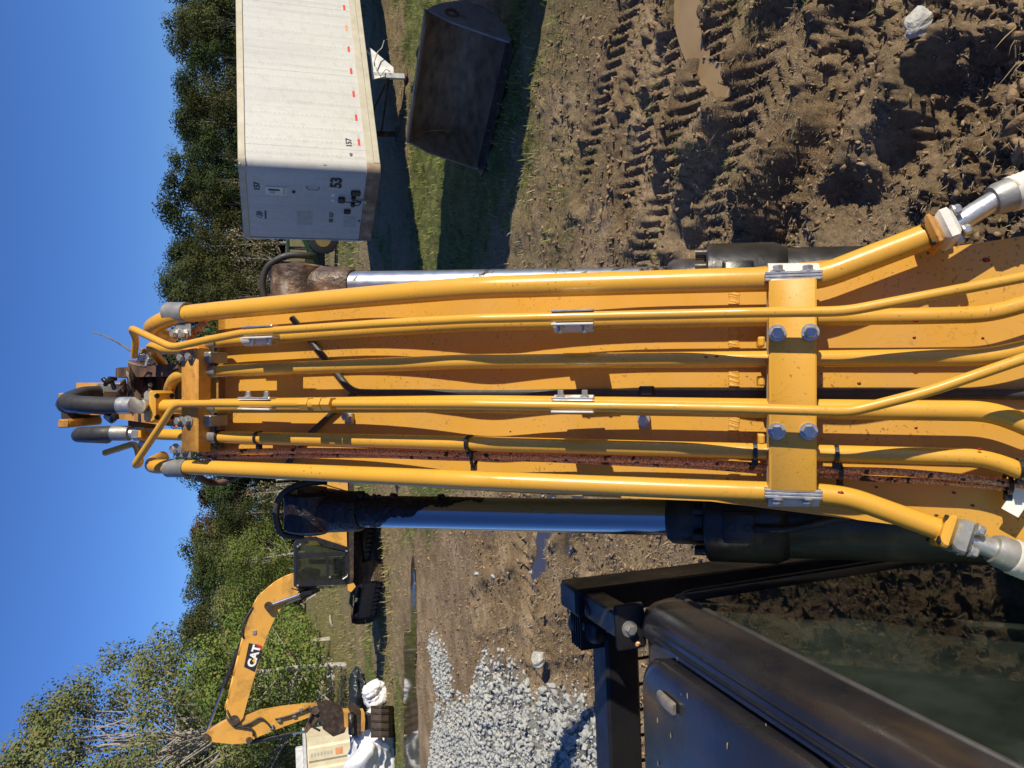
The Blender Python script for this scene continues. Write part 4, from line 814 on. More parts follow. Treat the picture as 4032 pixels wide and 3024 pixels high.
# ------------------------------------------------------------------ white box trailer
ty = math.radians(27.2); TD = A(math.cos(ty), math.sin(ty), 0); TE = A(-math.sin(ty), math.cos(ty), 0); TU = A(0, 0, 1); TO = A(4.923, 16.83, 1.05)
TW, TH, TL = 2.59, 3.05, 16.15
TR = thing('semi_trailer', 'white box semi trailer with rivets and number 157 beside the forest', 'trailer', (TO[0], TO[1], 0))
def tp(u, v, h): return TO+TD*u+TE*v+TU*h         # u back along the side, v across the front, h up
def uvs(ob, fu):
    me = ob.data; ul = me.uv_layers.new(name='UVMap')
    for l in me.loops: ul.data[l.index].uv = fu(A(*me.vertices[l.vertex_index].co))
sidex = np.concatenate([[.22], np.arange(.6, TL, 1.2), [TL]])
for i in range(len(sidex)-1):
    a_, b_ = sidex[i], sidex[i+1]; o = MB().box(tp((a_+b_)/2, .012, 1.62), (TD, TE, TU), ((b_-a_)/2-.002, .012+.0015*(i % 2), 1.315)).build('side_panel', MAT['trailer'], TR)
    uvs(o, lambda p: (float(np.dot(p-TO, TD))+.2, float(np.dot(p-TO, TU))))
# rounded corner post and front wall
def corner(v0, sg, name):
    o = MB(); r = .22; ri = []
    for h in (.305, 2.935):
        ri.append([tp(r-r*math.cos(t), v0+sg*(r-r*math.sin(t)), h) for t in np.linspace(0, math.pi/2, 9)]+[tp(r-(r-.02)*math.cos(t), v0+sg*(r-(r-.02)*math.sin(t)), h) for t in np.linspace(math.pi/2, 0, 9)])
    ob = o.rings(ri).build(name, MAT['trailer'], TR, True, auto=35); uvs(ob, lambda p: (.0, float(np.dot(p-TO, TU))+.05)); return ob
corner(0, 1, 'corner_panel'); corner(TW, -1, 'corner_panel')
fx = np.linspace(.22, TW-.22, 3)
for i in range(2):
    o = MB().box(tp(.012, (fx[i]+fx[i+1])/2, 1.62), (TD, TE, TU), (.012, (fx[i+1]-fx[i])/2-.002, 1.315)).build('front_panel', MAT['trailer'], TR)
    uvs(o, lambda p: (float(np.dot(p-TO, TE)), float(np.dot(p-TO, TU))))
def railbox(u0, u1, v0, v1, h0, h1, m_, name, bev=.01): return MB().box(tp((u0+u1)/2, (v0+v1)/2, (h0+h1)/2), (TD, TE, TU), ((u1-u0)/2, (v1-v0)/2, (h1-h0)/2), bev=bev).build(name, MAT[m_], TR)
def railround(v0, r, h0, h1, out, m_, name):
    o = MB(); sg = 1 if v0 < 1 else -1; ri = []
    for h in (h0, h1): ri.append([tp(r-(r+out)*math.cos(t), v0+sg*(r-(r+out)*math.sin(t)), h) for t in np.linspace(0, math.pi/2, 9)]+[tp(r-(r-.03)*math.cos(t), v0+sg*(r-(r-.03)*math.sin(t)), h) for t in np.linspace(math.pi/2, 0, 9)])
    return o.rings(ri).build(name, MAT[m_], TR, True, auto=35)
railbox(.22, TL, -.028, .03, 2.90, 3.05, 'rail', 'top_rail'); railbox(-.028, .03, .22, TW-.22, 2.90, 3.05, 'rail', 'top_rail'); railround(0, .22, 2.90, 3.05, .028, 'rail', 'top_rail'); railround(TW, .22, 2.90, 3.05, .028, 'rail', 'top_rail')
railbox(.22, TL, -.02, .03, .13, .31, 'rail', 'side_sill'); railbox(.22, TL, -.034, .03, .0, .128, 'rail', 'bottom_rail'); railbox(-.022, .03, .22, TW-.22, .0, .31, 'rail_rust', 'front_sill'); railround(0, .22, .0, .31, .022, 'rail_rust', 'front_sill'); railround(TW, .22, .0, .31, .022, 'rail_rust', 'front_sill')
railbox(.03, TL, .03, TW-.03, 3.0, 3.03, 'white_paint', 'roof'); railbox(.05, TL, .05, TW-.05, .04, .10, 'darkrust', 'floor'); railbox(.05, TL, TW-.03, TW, .1, 3.0, 'white_paint', 'far_wall'); railbox(TL-.03, TL, .03, TW-.03, .1, 3.0, 'white_paint', 'rear_wall')
for k in range(11):                               # reflective tape pieces
    u = .75+k*.78; railbox(u, u+.19, -.006, -.0028, .40, .455, 'orange_tape' if k in (5, 8, 9) else 'red_tape', 'reflector', 0)
    railbox(u+.195, u+.385, -.006, -.0028, .40, .455, 'pale_tape', 'reflector', 0)
ex_s = TD; ex_f = -TE
text('number', '157', tp(.68, -.003, .60), ex_s, TU, .18, MAT['ink'], TR, bold=.004); text('lettering', '40', tp(.40, -.003, .60), ex_s, TU, .10, MAT['blue_ink'], TR)
text('number', '53', tp(-.004, .60, .86), ex_f, TU, .34, MAT['ink'], TR, bold=.016, lift=.003); text('lettering', "'", tp(.06, -.0045, 1.05), ex_s, TU, .3, MAT['ink'], TR)
text('number', '157', tp(-.003, .80, 2.63), ex_f, TU, .175, MAT['ink'], TR, bold=.006); text('lettering', 'EB 157', tp(-.003, 1.82, .98), ex_f, TU, .13, MAT['ink'], TR, bold=.003)
def disc(name, c, ru, rv, inner, m_, tilt=0.):
    o = MB(); rg = []
    for r in (1, inner): rg.append([c-TE*ru*r*math.cos(t)+TU*rv*r*math.sin(t)-TD*.004 for t in np.linspace(0, 2*math.pi, 33)[:-1]])
    return o.rings(rg, cap=False).build(name, MAT[m_], TR, fix=False)
em = tp(-.002, 1.62, 2.66); disc('emblem', em, .12, .075, .84, 'blue_ink')
text('emblem_letter', 'H', em+TE*.055-TU*.05, ex_f, TU, .15, MAT['blue_ink'], TR, bold=.01, shear=.4); text('lettering', 'HYUNDAI', em+TE*.15-TU*.155, ex_f, TU, .065, MAT['blue_ink'], TR, bold=.002)
def fbox(v0, v1, h0, h1, m_, name, t=.006, bev=0): return MB().box(tp(-t/2-.001, (v0+v1)/2, (h0+h1)/2), (TD, TE, TU), (t/2, (v1-v0)/2, (h1-h0)/2), bev=bev).build(name, MAT[m_], TR)
DB = fbox(.66, .92, 2.05, 2.52, 'white_tape', 'document_box', .02, .004)
for v0, v1, h0, h1, m_ in ((.72, .76, 2.2, 2.45, 'ink'), (.80, .86, 2.3, 2.42, 'grey_sticker'), (.69, .89, 2.08, 2.13, 'rail')): MB().box(tp(-.026, (v0+v1)/2, (h0+h1)/2), (TD, TE, TU), (.004, (v1-v0)/2, (h1-h0)/2)).build('latch', MAT[m_], DB)
fbox(.76, .82, 1.86, 1.93, 'ink', 'lock', .03, .008)
MB().tube(rpath([tp(-.0, .62, 1.62), tp(-.06, .64, 1.60), tp(-.06, .64, 1.36), tp(0, .62, 1.34)], .03), .013, 8).build('grab_handle', MAT['zinc_dull'], TR, True)
fbox(1.45, 1.95, 1.46, 1.82, 'grey_sticker', 'sticker', .002); fbox(1.58, 1.98, .42, .72, 'grey_sticker', 'sticker', .002); fbox(.82, .90, .98, 1.06, 'white_tape', 'sticker', .002); fbox(1.0, 1.08, .98, 1.06, 'white_tape', 'sticker', .002); fbox(1.7, 1.76, .32, .38, 'ink', 'sticker', .002)
sk = fbox(.90, 1.06, .74, .90, 'plastic', 'light_socket', .07, .02); fbox(.66, .82, .40, .62, 'plastic', 'hose_coupling', .05, .03); fbox(1.32, 1.46, .58, .74, 'darkrust', 'connector_cover', .05, .03)
for v in (.85, 1.07): fbox(v, v+.1, .50, .60, 'ink', 'gladhand', .08, .02)
for v, h in ((.98, .8), (.92, .56), (1.1, .56)): MB().tube(rpath([tp(-.06, v, h), tp(-.08, v+.01, h-.12), tp(-.05, 1.0, .36)], .05), .012, 8).build('air_line', MAT['plastic'], TR, True)
fbox(.96, 1.06, .24, .38, 'rail', 'line_bracket', .06, .01)
# landing gear
def tsrc(zx, zy, v): return atp(800+.663*zx, .663*zy, tp(0, v, 0), TE)
GS = MB().prism([tsrc(988, 280, .28), tsrc(1005, 472, .28), tsrc(1132, 440, .28), tsrc(1130, 400, .28), tsrc(1070, 350, .28)], TE*.012).build('landing_gear', MAT['white_paint'], TR)
def bar(p, q_, r, name, m_, parent, rot=0): return MB().tube([p, q_], r, 4, twist=.5).build(name, MAT[m_], parent)
LT = tsrc(1010, 448, .32); LB = tsrc(1236, 460, .32); LB[2] = .10; bar(LT, LB, .085, 'leg', 'white_paint', GS); MB().box(LB-TU*.03, (TD, TE, TU), (.14, .14, .02)).build('foot', MAT['rust'], GS)
LT2 = LT+TE*1.95; LB2 = LB+TE*1.95; bar(LT2, LB2, .085, 'leg', 'darkrust', GS); MB().box(LB2-TU*.03, (TD, TE, TU), (.14, .14, .02)).build('foot', MAT['rust'], GS)
bar(LT+(LB-LT)*.52, LT2+(LB2-LT2)*.52, .035, 'cross_brace', 'darkrust', GS); bar(LT+(LB-LT)*.52, tp(2.6, 1.3, .05), .03, 'cross_brace', 'darkrust', GS); bar(LT2+(LB2-LT2)*.52, tp(2.0, 1.0, .05), .03, 'cross_brace', 'darkrust', GS)
bar(LT+(LB-LT)*.5, tp(float(np.dot(LT-TO, TD))+1.2, .4, .05), .03, 'cross_brace', 'white_paint', GS)
MB().tube(rpath([tsrc(1020, 395, .2), tsrc(1015, 370, .12), tsrc(1035, 310, .1), tsrc(1062, 285, .08), tsrc(1075, 240, .08)], .03), .015, 8).build('crank', MAT['zinc_dull'], GS, True)
MB().tube(rpath([tsrc(1025, 400, .2), tsrc(1055, 450, .2), tsrc(1085, 410, .2), tsrc(1110, 425, .2)], .03), .010, 8).build('crank', MAT['zinc_dull'], GS, True)
for v in (.35, 2.24):
    for u in (12.4, 13.7): MB().tube([tp(u, v-.16, -.55), tp(u, v-.15, -.55), tp(u, v+.15, -.55), tp(u, v+.16, -.55)], [.40, .5, .5, .40], 26).build('wheel', MAT['rubber'], TR, True, auto=40)

# ------------------------------------------------------------------ loose bucket on the grass
L0 = atz(1892, 668, .03); L1 = atz(2012, 176, .03); bl_ = nrm(L1-L0); bk = np.cross(A(0, 0, 1), bl_); BW = np.linalg.norm(L1-L0); bu = A(0, 0, 1)
if bk[1] < 0: bk = -bk
BK = thing('excavator_bucket', 'wide rusty brown earthmoving bucket lying open on the grass before the trailer', 'bucket', (L0[0], L0[1], 0))
pr = [(0, .0), (.35, .02), (.62, .05), (.82, .13), (.97, .28), (1.03, .48), (1.0, .70), (.90, .90), (.76, 1.07), (.66, 1.16)]
def bpt(t, q_, h): return L0+bl_*t+bk*q_+bu*h
o = MB(); ri = []
for i, (q_, h) in enumerate(pr):
    a_ = A(*pr[max(0, i-1)]); b_ = A(*pr[min(len(pr)-1, i+1)]); t = nrm(b_-a_); n = A(t[1], -t[0])*.03
    ri.append([bpt(0, q_, h), bpt(BW, q_, h), bpt(BW, q_+n[0], h+n[1]), bpt(0, q_+n[0], h+n[1])])
o.rings(ri).build('shell', MAT['bucket'], BK, True, auto=50)
sidep = [(0.02, .0)]+[(q_, h) for q_, h in pr[1:]]+[(.40, .86), (.27, .58), (.10, .22)]
for t, m_ in ((-.032, 'bucket'), (BW+.002, 'bucket_side')): MB().prism([bpt(t, q_, h) for q_, h in sidep], bl_*.03).build('side_plate', MAT[m_], BK)
MB().prism([bpt(BW+.033, q_, h) for q_, h in ((.02, 0), (.45, .0), (.5, .14), (.16, .2))], bl_*.016).build('wear_plate', MAT['bucket_side'], BK)
MB().prism([bpt(-.04, -.16, -.012), bpt(-.04, .14, -.005), bpt(-.04, .14, .03), bpt(-.04, -.16, .012)], bl_*(BW+.08)).build('cutting_edge', MAT['darkrust'], BK)
MB().box(bpt(BW/2, .66, 1.175), (bl_, bk, bu), (BW/2, .07, .02), bev=.008).build('top_lip', MAT['bucket'], BK)
for t in (BW*.36, BW*.64): MB().prism([bpt(t, q_, h) for q_, h in ((.70, 1.13), (.84, 1.20), (1.08, 1.12), (1.22, .85), (1.1, .6), (1.02, .7), (.92, .9))], bl_*.05).build('hanger', MAT['bucket'], BK)
MB().cyl(bpt(BW*.36, 1.02, 1.03), bpt(BW*.64+.05, 1.02, 1.03), .05, 16).build('pin', MAT['rust'], BK, True)
hr = bpt(BW+.034, .62, .80); MB().tube([hr+(bk*math.cos(t)+bu*math.sin(t))*.09+bl_*.012 for t in np.linspace(0, 2*math.pi, 15)], .02, 8).build('shackle', MAT['rust'], BK, True)

# ------------------------------------------------------------------ tall box out of view, added to lay its shade over bucket and grass
SB = thing('unseen_box_trailer', 'tall pale unseen box body added right of the bucket to shade it', 'trailer', (7.35, 7.7, 0))
bx_ = (7.35, 9.85, 7.75, 12.1)
MB().box((8.6, 9.92, 2.55), I3, (1.24, 2.17, 1.5), bev=.03).build('body', MAT['white_paint'], SB, True, auto=35)
for k in range(10): MB().box((7.352, 7.95+k*.44, 2.55), I3, (.02, .03, 1.42), bev=.006).build('wall_rib', MAT['white_paint'], SB)
for k in range(6): MB().box((7.6+k*.4, 7.742, 2.55), I3, (.03, .02, 1.42), bev=.006).build('wall_rib', MAT['white_paint'], SB)
MB().box((8.6, 9.92, 4.07), I3, (1.28, 2.21, .05), bev=.02).build('roof', MAT['rail'], SB); MB().box((8.6, 9.92, .98), I3, (1.2, 2.15, .09), bev=.02).build('chassis', MAT['darkrust'], SB)
for x_ in (7.75, 9.45):
    for y_ in (8.5, 9.7, 11.3): MB().tube([(x_-.16, y_, .5), (x_-.13, y_, .5), (x_+.13, y_, .5), (x_+.16, y_, .5)], [.4, .5, .5, .4], 24).build('wheel', MAT['rubber'], SB, True, auto=40)
MB().box((8.6, 9.92, .55), I3, (1.18, 2.1, .35), bev=.02).build('side_skirt', MAT['white_paint'], SB)
# ------------------------------------------------------------------ second excavator
a8 = math.radians(9); EH = A(-math.cos(a8), -math.sin(a8), 0); EN = A(math.sin(a8), -math.cos(a8), 0); EP = A(-9., 26.3, 0)
E2 = thing('excavator', 'yellow excavator with CAT lettered boom standing by the puddle, far left', 'excavator', atz(1520, 2260, 0))
def e2(zx, zy, off=0.): return atp(700+.738*zx, 1800+.738*zy, EP+EN*off, EN)
def eprism(poly, o0, o1, name, m_, parent=E2): return MB().prism([e2(x, y, o1) for x, y in poly], EN*(o0-o1)).build(name, MAT[m_], parent)
def eplate(poly, o1, t, name, m_, parent): return eprism(poly, o1-t, o1, name, m_, parent)
bo2 = [(625, 622), (575, 640), (527, 667), (470, 712), (432, 748), (402, 805), (372, 880), (350, 965), (327, 1060), (300, 1170), (272, 1290), (256, 1342), (262, 1392), (288, 1425), (322, 1422), (348, 1392), (372, 1300), (404, 1190), (448, 1035), (486, 930), (522, 850), (556, 802), (596, 768), (645, 735), (720, 690), (760, 660), (760, 600), (690, 590)]
B2 = eprism(bo2, -.26, .26, 'boom', 'yellow_far')
for i in range(11):
    (x0, y0), (x1, y1) = bo2[i], bo2[i+1]; p, q_ = e2(x0-3, y0-2, .2), e2(x1-3, y1-2, .2); MB().tube([p, q_], .035, 8).build('pipe', MAT['yellow_far'], B2, True)
dec = [(377, 992), (450, 1008), (446, 1036), (411, 1148), (353, 1118)]; dx, dy = -1, 0
DC = eplate([(379, 992), (433, 1001), (449, 1034), (411, 1147), (353, 1119)], .268, .006, 'decal', 'ink', B2)
MAT['decal_red'] = plain('red_decal', [(.55, .02, .03)], 5, .4); MAT['decal_white'] = plain('white_decal', [(.8, .8, .78)], 5, .4); MAT['decal_yellow'] = plain('yellow_decal', [(.75, .45, .03)], 5, .4)
eplate([(434, 1001), (450, 1008), (449, 1033), (417, 1003)], .272, .008, 'decal', 'decal_red', B2)
tx0 = e2(408, 1122, .274); tx1 = e2(434, 1036, .274); tex = nrm(tx1-tx0); tup = nrm(np.cross(EN, tex))
sz = np.linalg.norm(e2(362, 1110, .27)-e2(405, 1122, .27))*1.28
text('lettering', 'CAT', tx0, tex, tup, sz, MAT['decal_white'], B2, bold=.022*sz*2, lift=.003)
eplate([(411, 1070), (413, 1104), (396, 1086)], .280, .006, 'decal', 'decal_yellow', B2)
st2 = [(130, 1492), (150, 1470), (185, 1448), (262, 1408), (330, 1385), (430, 1362), (560, 1340), (690, 1325), (748, 1322), (762, 1345), (745, 1372), (690, 1392), (560, 1440), (430, 1492), (370, 1526), (292, 1532), (200, 1522), (150, 1512)]
S2 = eprism(st2, -.19, .19, 'arm', 'yellow_far')
for x, y, r in ((300, 1405, .16), (148, 1492, .1), (735, 1350, .14), (380, 1510, .1)): MB().cyl(e2(x, y, .30), e2(x, y, -.30), r, 20).build('pin_boss', MAT['darkrust'], S2, True, auto=40)
def ecyl(a_, b_, c_, r, off, name):
    p, q_, t = e2(*a_, off), e2(*b_, off), e2(*c_, off); rt = MB().cyl(p, q_, r, 18).build(name, MAT['black_oily'], E2, True, auto=40)
    MB().cyl(q_, t, r*.58, 16).build('rod', MAT['chrome'], rt, True, auto=40); MB().tube([q_-nrm(q_-p)*.06, q_+nrm(q_-p)*.05], r*1.15, 18).build('gland', MAT['black_oily'], rt, True, auto=40); return rt
ecyl((378, 902), (246, 1222), (150, 1476), .085, 0, 'arm_cylinder'); ecyl((384, 1522), (602, 1474), (690, 1464), .075, 0, 'bucket_cylinder'); ecyl((745, 690), (655, 733), (484, 794), .10, .36, 'boom_cylinder'); ecyl((755, 700), (665, 745), (500, 806), .10, -.36, 'boom_cylinder')
MB().cyl(e2(484, 794, .48), e2(484, 794, -.48), .14, 20).build('pin_boss', MAT['darkrust'], B2, True, auto=40)
for pts in ([(262, 1350), (285, 1400), (330, 1440), (390, 1420), (440, 1385), (480, 1420), (500, 1445)], [(258, 1385), (290, 1432), (350, 1440), (400, 1450), (405, 1490)], [(352, 965), (340, 920), (362, 860), (400, 800)], [(700, 1330), (720, 1370), (690, 1410), (720, 1440), (760, 1460)], [(520, 1400), (600, 1380), (650, 1360), (700, 1340)]):
    MB().tube(rpath([e2(x, y, .27) for x, y in pts], .15), .035, 8).build('hose', MAT['rubber'], E2, True)
for x, y in ((620, 1375), (655, 1352), (500, 1440), (410, 935), (540, 1400)): MB().box(e2(x, y, .24), (EH, EN, (0, 0, 1)), (.07, .05, .06), bev=.01).build('hose_clamp', MAT['zinc_dull'], E2)
eprism([(700, 1392), (760, 1340), (775, 1360), (715, 1440), (688, 1472), (676, 1460)], -.2, .2, 'link', 'rust')
CP = eprism([(745, 1325), (800, 1318), (860, 1335), (890, 1372), (900, 1440), (890, 1470), (830, 1492), (775, 1452), (760, 1400)], -.3, .3, 'coupler', 'darkrust')
eprism([(885, 1362), (918, 1358), (920, 1440), (890, 1442)], -.22, .33, 'tilt_body', 'yellow_far', CP); eprism([(915, 1345), (972, 1350), (978, 1485), (922, 1492)], -.35, .3, 'rotator', 'darkrust', CP)
p, q_ = e2(924, 1365, .4), e2(926, 1475, .4); MB().cyl(p, q_, .1, 16).build('tilt_cylinder', MAT['black_oily'], CP, True); MB().cyl(q_, e2(928, 1520, .4), .06, 16).build('tilt_rod', MAT['chrome'], CP, True)
eprism([(978, 1362), (995, 1360), (1000, 1400), (996, 1462), (978, 1465)], -.2, .34, 'quick_hitch', 'yellow_far', CP); eprism([(998, 1372), (1035, 1380), (1035, 1450), (1000, 1455)], -.2, .2, 'hitch_ears', 'ink', CP)
MAT['bucket2'] = plain('brown_bucket_steel', [(0, (.06, .045, .035)), (1, (.14, .10, .07))], 3, .6, .3)
wb0, wb1 = 1330, 1495; ri = []
for zx, off in ((1030, .55), (1045, .72), (1085, .80), (1125, .70), (1148, .45), (1152, -.3), (1140, -.6), (1120, -.62), (1128, -.3), (1120, .35), (1080, .62), (1040, .5)):
    ri.append([e2(zx, wb0, off), e2(zx, wb1, off)])
n_ = len(ri); o = MB(); o.add([r[0] for r in ri]+[r[1] for r in ri], [(i, (i+1) % n_, (i+1) % n_+n_, i+n_) for i in range(n_)]+[tuple(range(n_)), tuple(range(2*n_-1, n_-1, -1))])
K2 = o.build('bucket', MAT['bucket2'], E2)
for yy in (1333, 1366, 1409, 1451, 1492):
    o = MB(); pts = [e2(zx, yy, off+.03) for zx, off in ((1030, .55), (1045, .72), (1085, .80), (1125, .70), (1150, .45))]
    o.rings([[p-EH*.03, p+EH*.03, p+EH*.03-EN*.06, p-EH*.03-EN*.06] for p in pts]).build('wear_rib', MAT['darkrust'], K2)
# house, cab
HO = eprism([(690, 470), (735, 425), (770, 395), (770, 120), (800, 108), (905, 112), (912, 470)], -1.3, .62, 'house', 'yellow_far')
eprism([(735, 424), (770, 392), (840, 372), (900, 366), (903, 478)], .62, 1.22, 'side_box', 'yellow_far', HO); eprism([(690, 372), (770, 372), (905, 360), (905, 120), (770, 130), (700, 200)], .62, 1.2, 'side_door', 'yellow_far', HO)
eprism([(740, 130), (790, 92), (905, 98), (908, 180)], -1.3, 1.25, 'counterweight', 'yellow_far', HO)
eprism([(880, 372), (900, 372), (900, 385), (880, 385)], 1.20, 1.226, 'badge', 'ink', HO)
eprism([(912, 110), (940, 110), (938, 640), (930, 690), (912, 690)], -1.2, 1.22, 'frame', 'darkrust', HO)
# pivot step at the front of the frame
eprism([(905, 680), (938, 672), (950, 690), (925, 720), (908, 712)], .9, 1.25, 'step', 'yellow_far', HO)
CB = MB().prism([e2(x, y, 1.2) for x, y in ((622, 470), (640, 444), (648, 690), (622, 690))], -EN*.95).build('cab', MAT['black'], E2)
eprism([(620, 462), (634, 446), (634, 694), (620, 690)], .22, 1.23, 'roof', 'black', CB)
def ebar(poly, name='pillar', o0=1.12, o1=1.23): return eprism(poly, o0, o1, name, 'black', CB)
ebar([(634, 446), (640, 430), (700, 424), (742, 424), (745, 445), (700, 446), (650, 466), (634, 474)]); ebar([(736, 424), (905, 480), (905, 505), (800, 480), (736, 446)]); ebar([(634, 512), (640, 536), (905, 528), (905, 505)]); ebar([(634, 660), (640, 690), (912, 680), (908, 655), (820, 655)]); ebar([(895, 480), (915, 480), (916, 682), (896, 682)]); ebar([(788, 530), (804, 530), (808, 660), (796, 660)])
for pts in ([(640, 690), (652, 690), (652, 700), (640, 700)],): eprism(pts, .25, 1.2, 'front_beam', 'black', CB)
GM = 'glass_far'
for nm, poly in (('side_window', [(640, 470), (700, 444), (740, 446), (800, 482), (897, 506), (897, 512), (640, 514)]), ('door_window', [(640, 536), (790, 531), (798, 658), (646, 660)]), ('door_window', [(804, 532), (896, 530), (897, 656), (808, 658)])): eplate(poly, 1.19, .01, nm, GM, CB)
MB().prism([e2(640, 692, 1.18), e2(900, 684, 1.18), e2(900, 684, 1.18)-EN*.9+EH*.15, e2(640, 692, 1.18)-EN*.9+EH*.15], EH*.015).build('windscreen', MAT[GM], CB)
eprism([(640, 440), (905, 500), (905, 510), (640, 452)], .3, .34, 'inner_wall', 'ink', CB)
eprism([(820, 545), (905, 545), (905, 640), (830, 620)], .4, .9, 'seat', 'plastic', CB); eprism([(700, 545), (830, 550), (830, 575), (700, 568)], .45, .85, 'seat_back', 'plastic', CB)
eprism([(845, 540), (862, 540), (862, 570), (845, 570)], .8, .95, 'paper', 'white_tag', CB); eprism([(655, 640), (900, 628), (905, 650), (655, 660)], .24, .3, 'inner_wall', 'ink', CB)
MB().tube(rpath([e2(885, 640, 1.26), e2(880, 652, 1.30), e2(905, 635, 1.30), e2(905, 625, 1.25)], .03), .018, 8).build('door_handle', MAT['zinc'], CB, True)
for x, y in ((640, 476), (652, 466), (640, 684), (900, 500), (812, 640)): MB().box(e2(x, y, 1.25), (EH, EN, (0, 0, 1)), (.03, .02, .03)).build('hinge', MAT['zinc'], CB)
MB().cyl(e2(606, 700, .9), e2(680, 722, 1.0), .02, 8).build('mirror_arm', MAT['plastic'], CB); MB().box(e2(690, 724, 1.0), (EH, EN, (0, 0, 1)), (.06, .14, .17), bev=.03).build('mirror', MAT['plastic'], CB)
# undercarriage turned away from the house
tc = atz(1515, 2290, 0); tf = nrm(A(-.62, .78, 0)); tl = np.cross(tf, A(0, 0, 1))
nearc = atz(1512, 2252, 0)+tf*1.75; crawler(0, E2, A(nearc[0], nearc[1], 0), tf, 3.9, 1.0, .75, 44)
farc = nearc+A(1.9, 1.5, 0); crawler(0, E2, A(farc[0], farc[1], 0), tf, 3.9, 1.0, .75, 44)
mid = (nearc+farc)/2; MB().box((mid[0], mid[1], .72), (tf, tl, (0, 0, 1)), (.8, 1.0, .22), bev=.1).build('car_body', MAT['darkrust'], E2); MB().cyl((mid[0], mid[1], .9), (mid[0], mid[1], 1.15), .7, 24).build('turntable', MAT['darkrust'], E2)

# ------------------------------------------------------------------ things round the second excavator
# cream container
cc = atz(1372, 2950, 0); CD = nrm(A(-.97, -.24, 0)); CE = nrm(A(-.24, .97, 0)); c0 = atz(1440, 2868, 0); HC = 2.55
CT = thing('storage_container', 'cream corrugated storage container behind the white plastic heap', 'container', c0)
def ctp(u, v, h): return A(c0[0], c0[1], .15)+CD*u+CE*v+A(0, 0, h)
CW = 4.6
MB().prism([ctp(0, 0, 0), ctp(CW, 0, 0), ctp(CW, 2.4, 0), ctp(0, 2.4, 0)], A(0, 0, HC)).build('shell', plain('cream_paint', [(0, (.58, .50, .33)), (1, (.72, .64, .45))], 3, .5), CT)
MAT['cream'] = bpy.data.materials['cream_paint']
for k in range(5): MB().prism([ctp(.35+k*.9, 0, .12), ctp(.45+k*.9, -.07, .12), ctp(.95+k*.9, -.07, .12), ctp(1.05+k*.9, 0, .12)], A(0, 0, HC-.24)).build('wall_rib', MAT['cream'], CT)
MB().box(ctp(CW/2, 1.2, HC+.03), (CD, CE, (0, 0, 1)), (CW/2+.06, 1.26, .05)).build('roof', MAT['white_paint'], CT)
for u in (1.0, 2.6): MB().box(ctp(u, 1.0, HC+.25), (CD, CE, (0, 0, 1)), (.5, .3, .18), bev=.05).build('roof_load', MAT['white_paint'], CT)
MB().box(ctp(.72, -.075, 1.1), (CD, CE, (0, 0, 1)), (.14, .004, .16)).build('label', MAT['orange_tape'], CT)
for h in np.linspace(1.45, 2.3, 7): MB().box(ctp(.72, -.075, h), (CD, CE, (0, 0, 1)), (.07, .003, .04)).build('faded_mark', MAT['grey_sticker'], CT)
for h in np.linspace(.55, 2.4, 9): MB().box(ctp(1.55, -.075, h), (CD, CE, (0, 0, 1)), (.10, .003, .06)).build('faded_mark', MAT['grey_sticker'], CT)
MB().box(ctp(CW/2, 1.2, -.08), (CD, CE, (0, 0, 1)), (CW/2-.1, 1.1, .06)).build('base', MAT['ink'], CT)
# crumpled white plastic
MAT['sheet'] = plain('white_plastic_film', [(0, (.58, .60, .64)), (1, (.80, .80, .80))], 2, .32, spec=.6); MAT['sheet_dark'] = plain('dark_tarp', [(.02, .025, .03)], 3, .4)
def lump(name, c, rx, ry, hz_, seed, m_, label, cat, fold=.25):
    import bmesh
    b = bmesh.new(); bmesh.ops.create_icosphere(b, subdivisions=5, radius=1); 
    for v in b.verts:
        p = np.array(v.co); q1 = fbm(np.array([p[0]*1.6+p[2]*.7+seed]), np.array([p[1]*1.6-p[2]*.9]), 3, seed)[0]; q2 = abs(fbm(np.array([p[0]*3+p[1]*2.4+seed]), np.array([p[2]*3.4-p[1]]), 4, seed+5)[0]-.5)*2
        s_ = 1+(q1-.5)*.9-fold*(1-q2)*.5
        v.co = (c[0]+p[0]*rx*s_, c[1]+p[1]*ry*s_, max(-.05, hz_*.42+p[2]*hz_*.62*s_))
    me = bpy.data.meshes.new(name); b.to_mesh(me); b.free()
    return tag(mkobj(name, me, MAT[m_], None, True), label, cat)
sh = atz(1550, 2985, 0); lump('plastic_sheet', (sh[0]-.2, sh[1]+.3, 0), 1.9, 1.2, 1.75, 3, 'sheet', 'big heap wrapped in crumpled white plastic film beside the puddle', 'plastic sheet', .5)
bg_ = atz(1524, 2745, 0); lump('plastic_bag', (bg_[0], bg_[1]+.6, 0), .55, .45, .85, 9, 'sheet', 'crumpled white plastic bag lying right of the far bucket', 'plastic bag', .4); lump('plastic_bag', (bg_[0]-.85, bg_[1]+.5, 0), .42, .4, .6, 12, 'sheet', 'small white plastic bag against the far bucket', 'plastic bag', .4)
dk = atz(1440, 2745, 0); lump('tarpaulin', (dk[0]+.2, dk[1], 0), 1.3, .9, .8, 21, 'sheet_dark', 'dark tarpaulin heap in the shade behind the white bags', 'tarpaulin', .4)
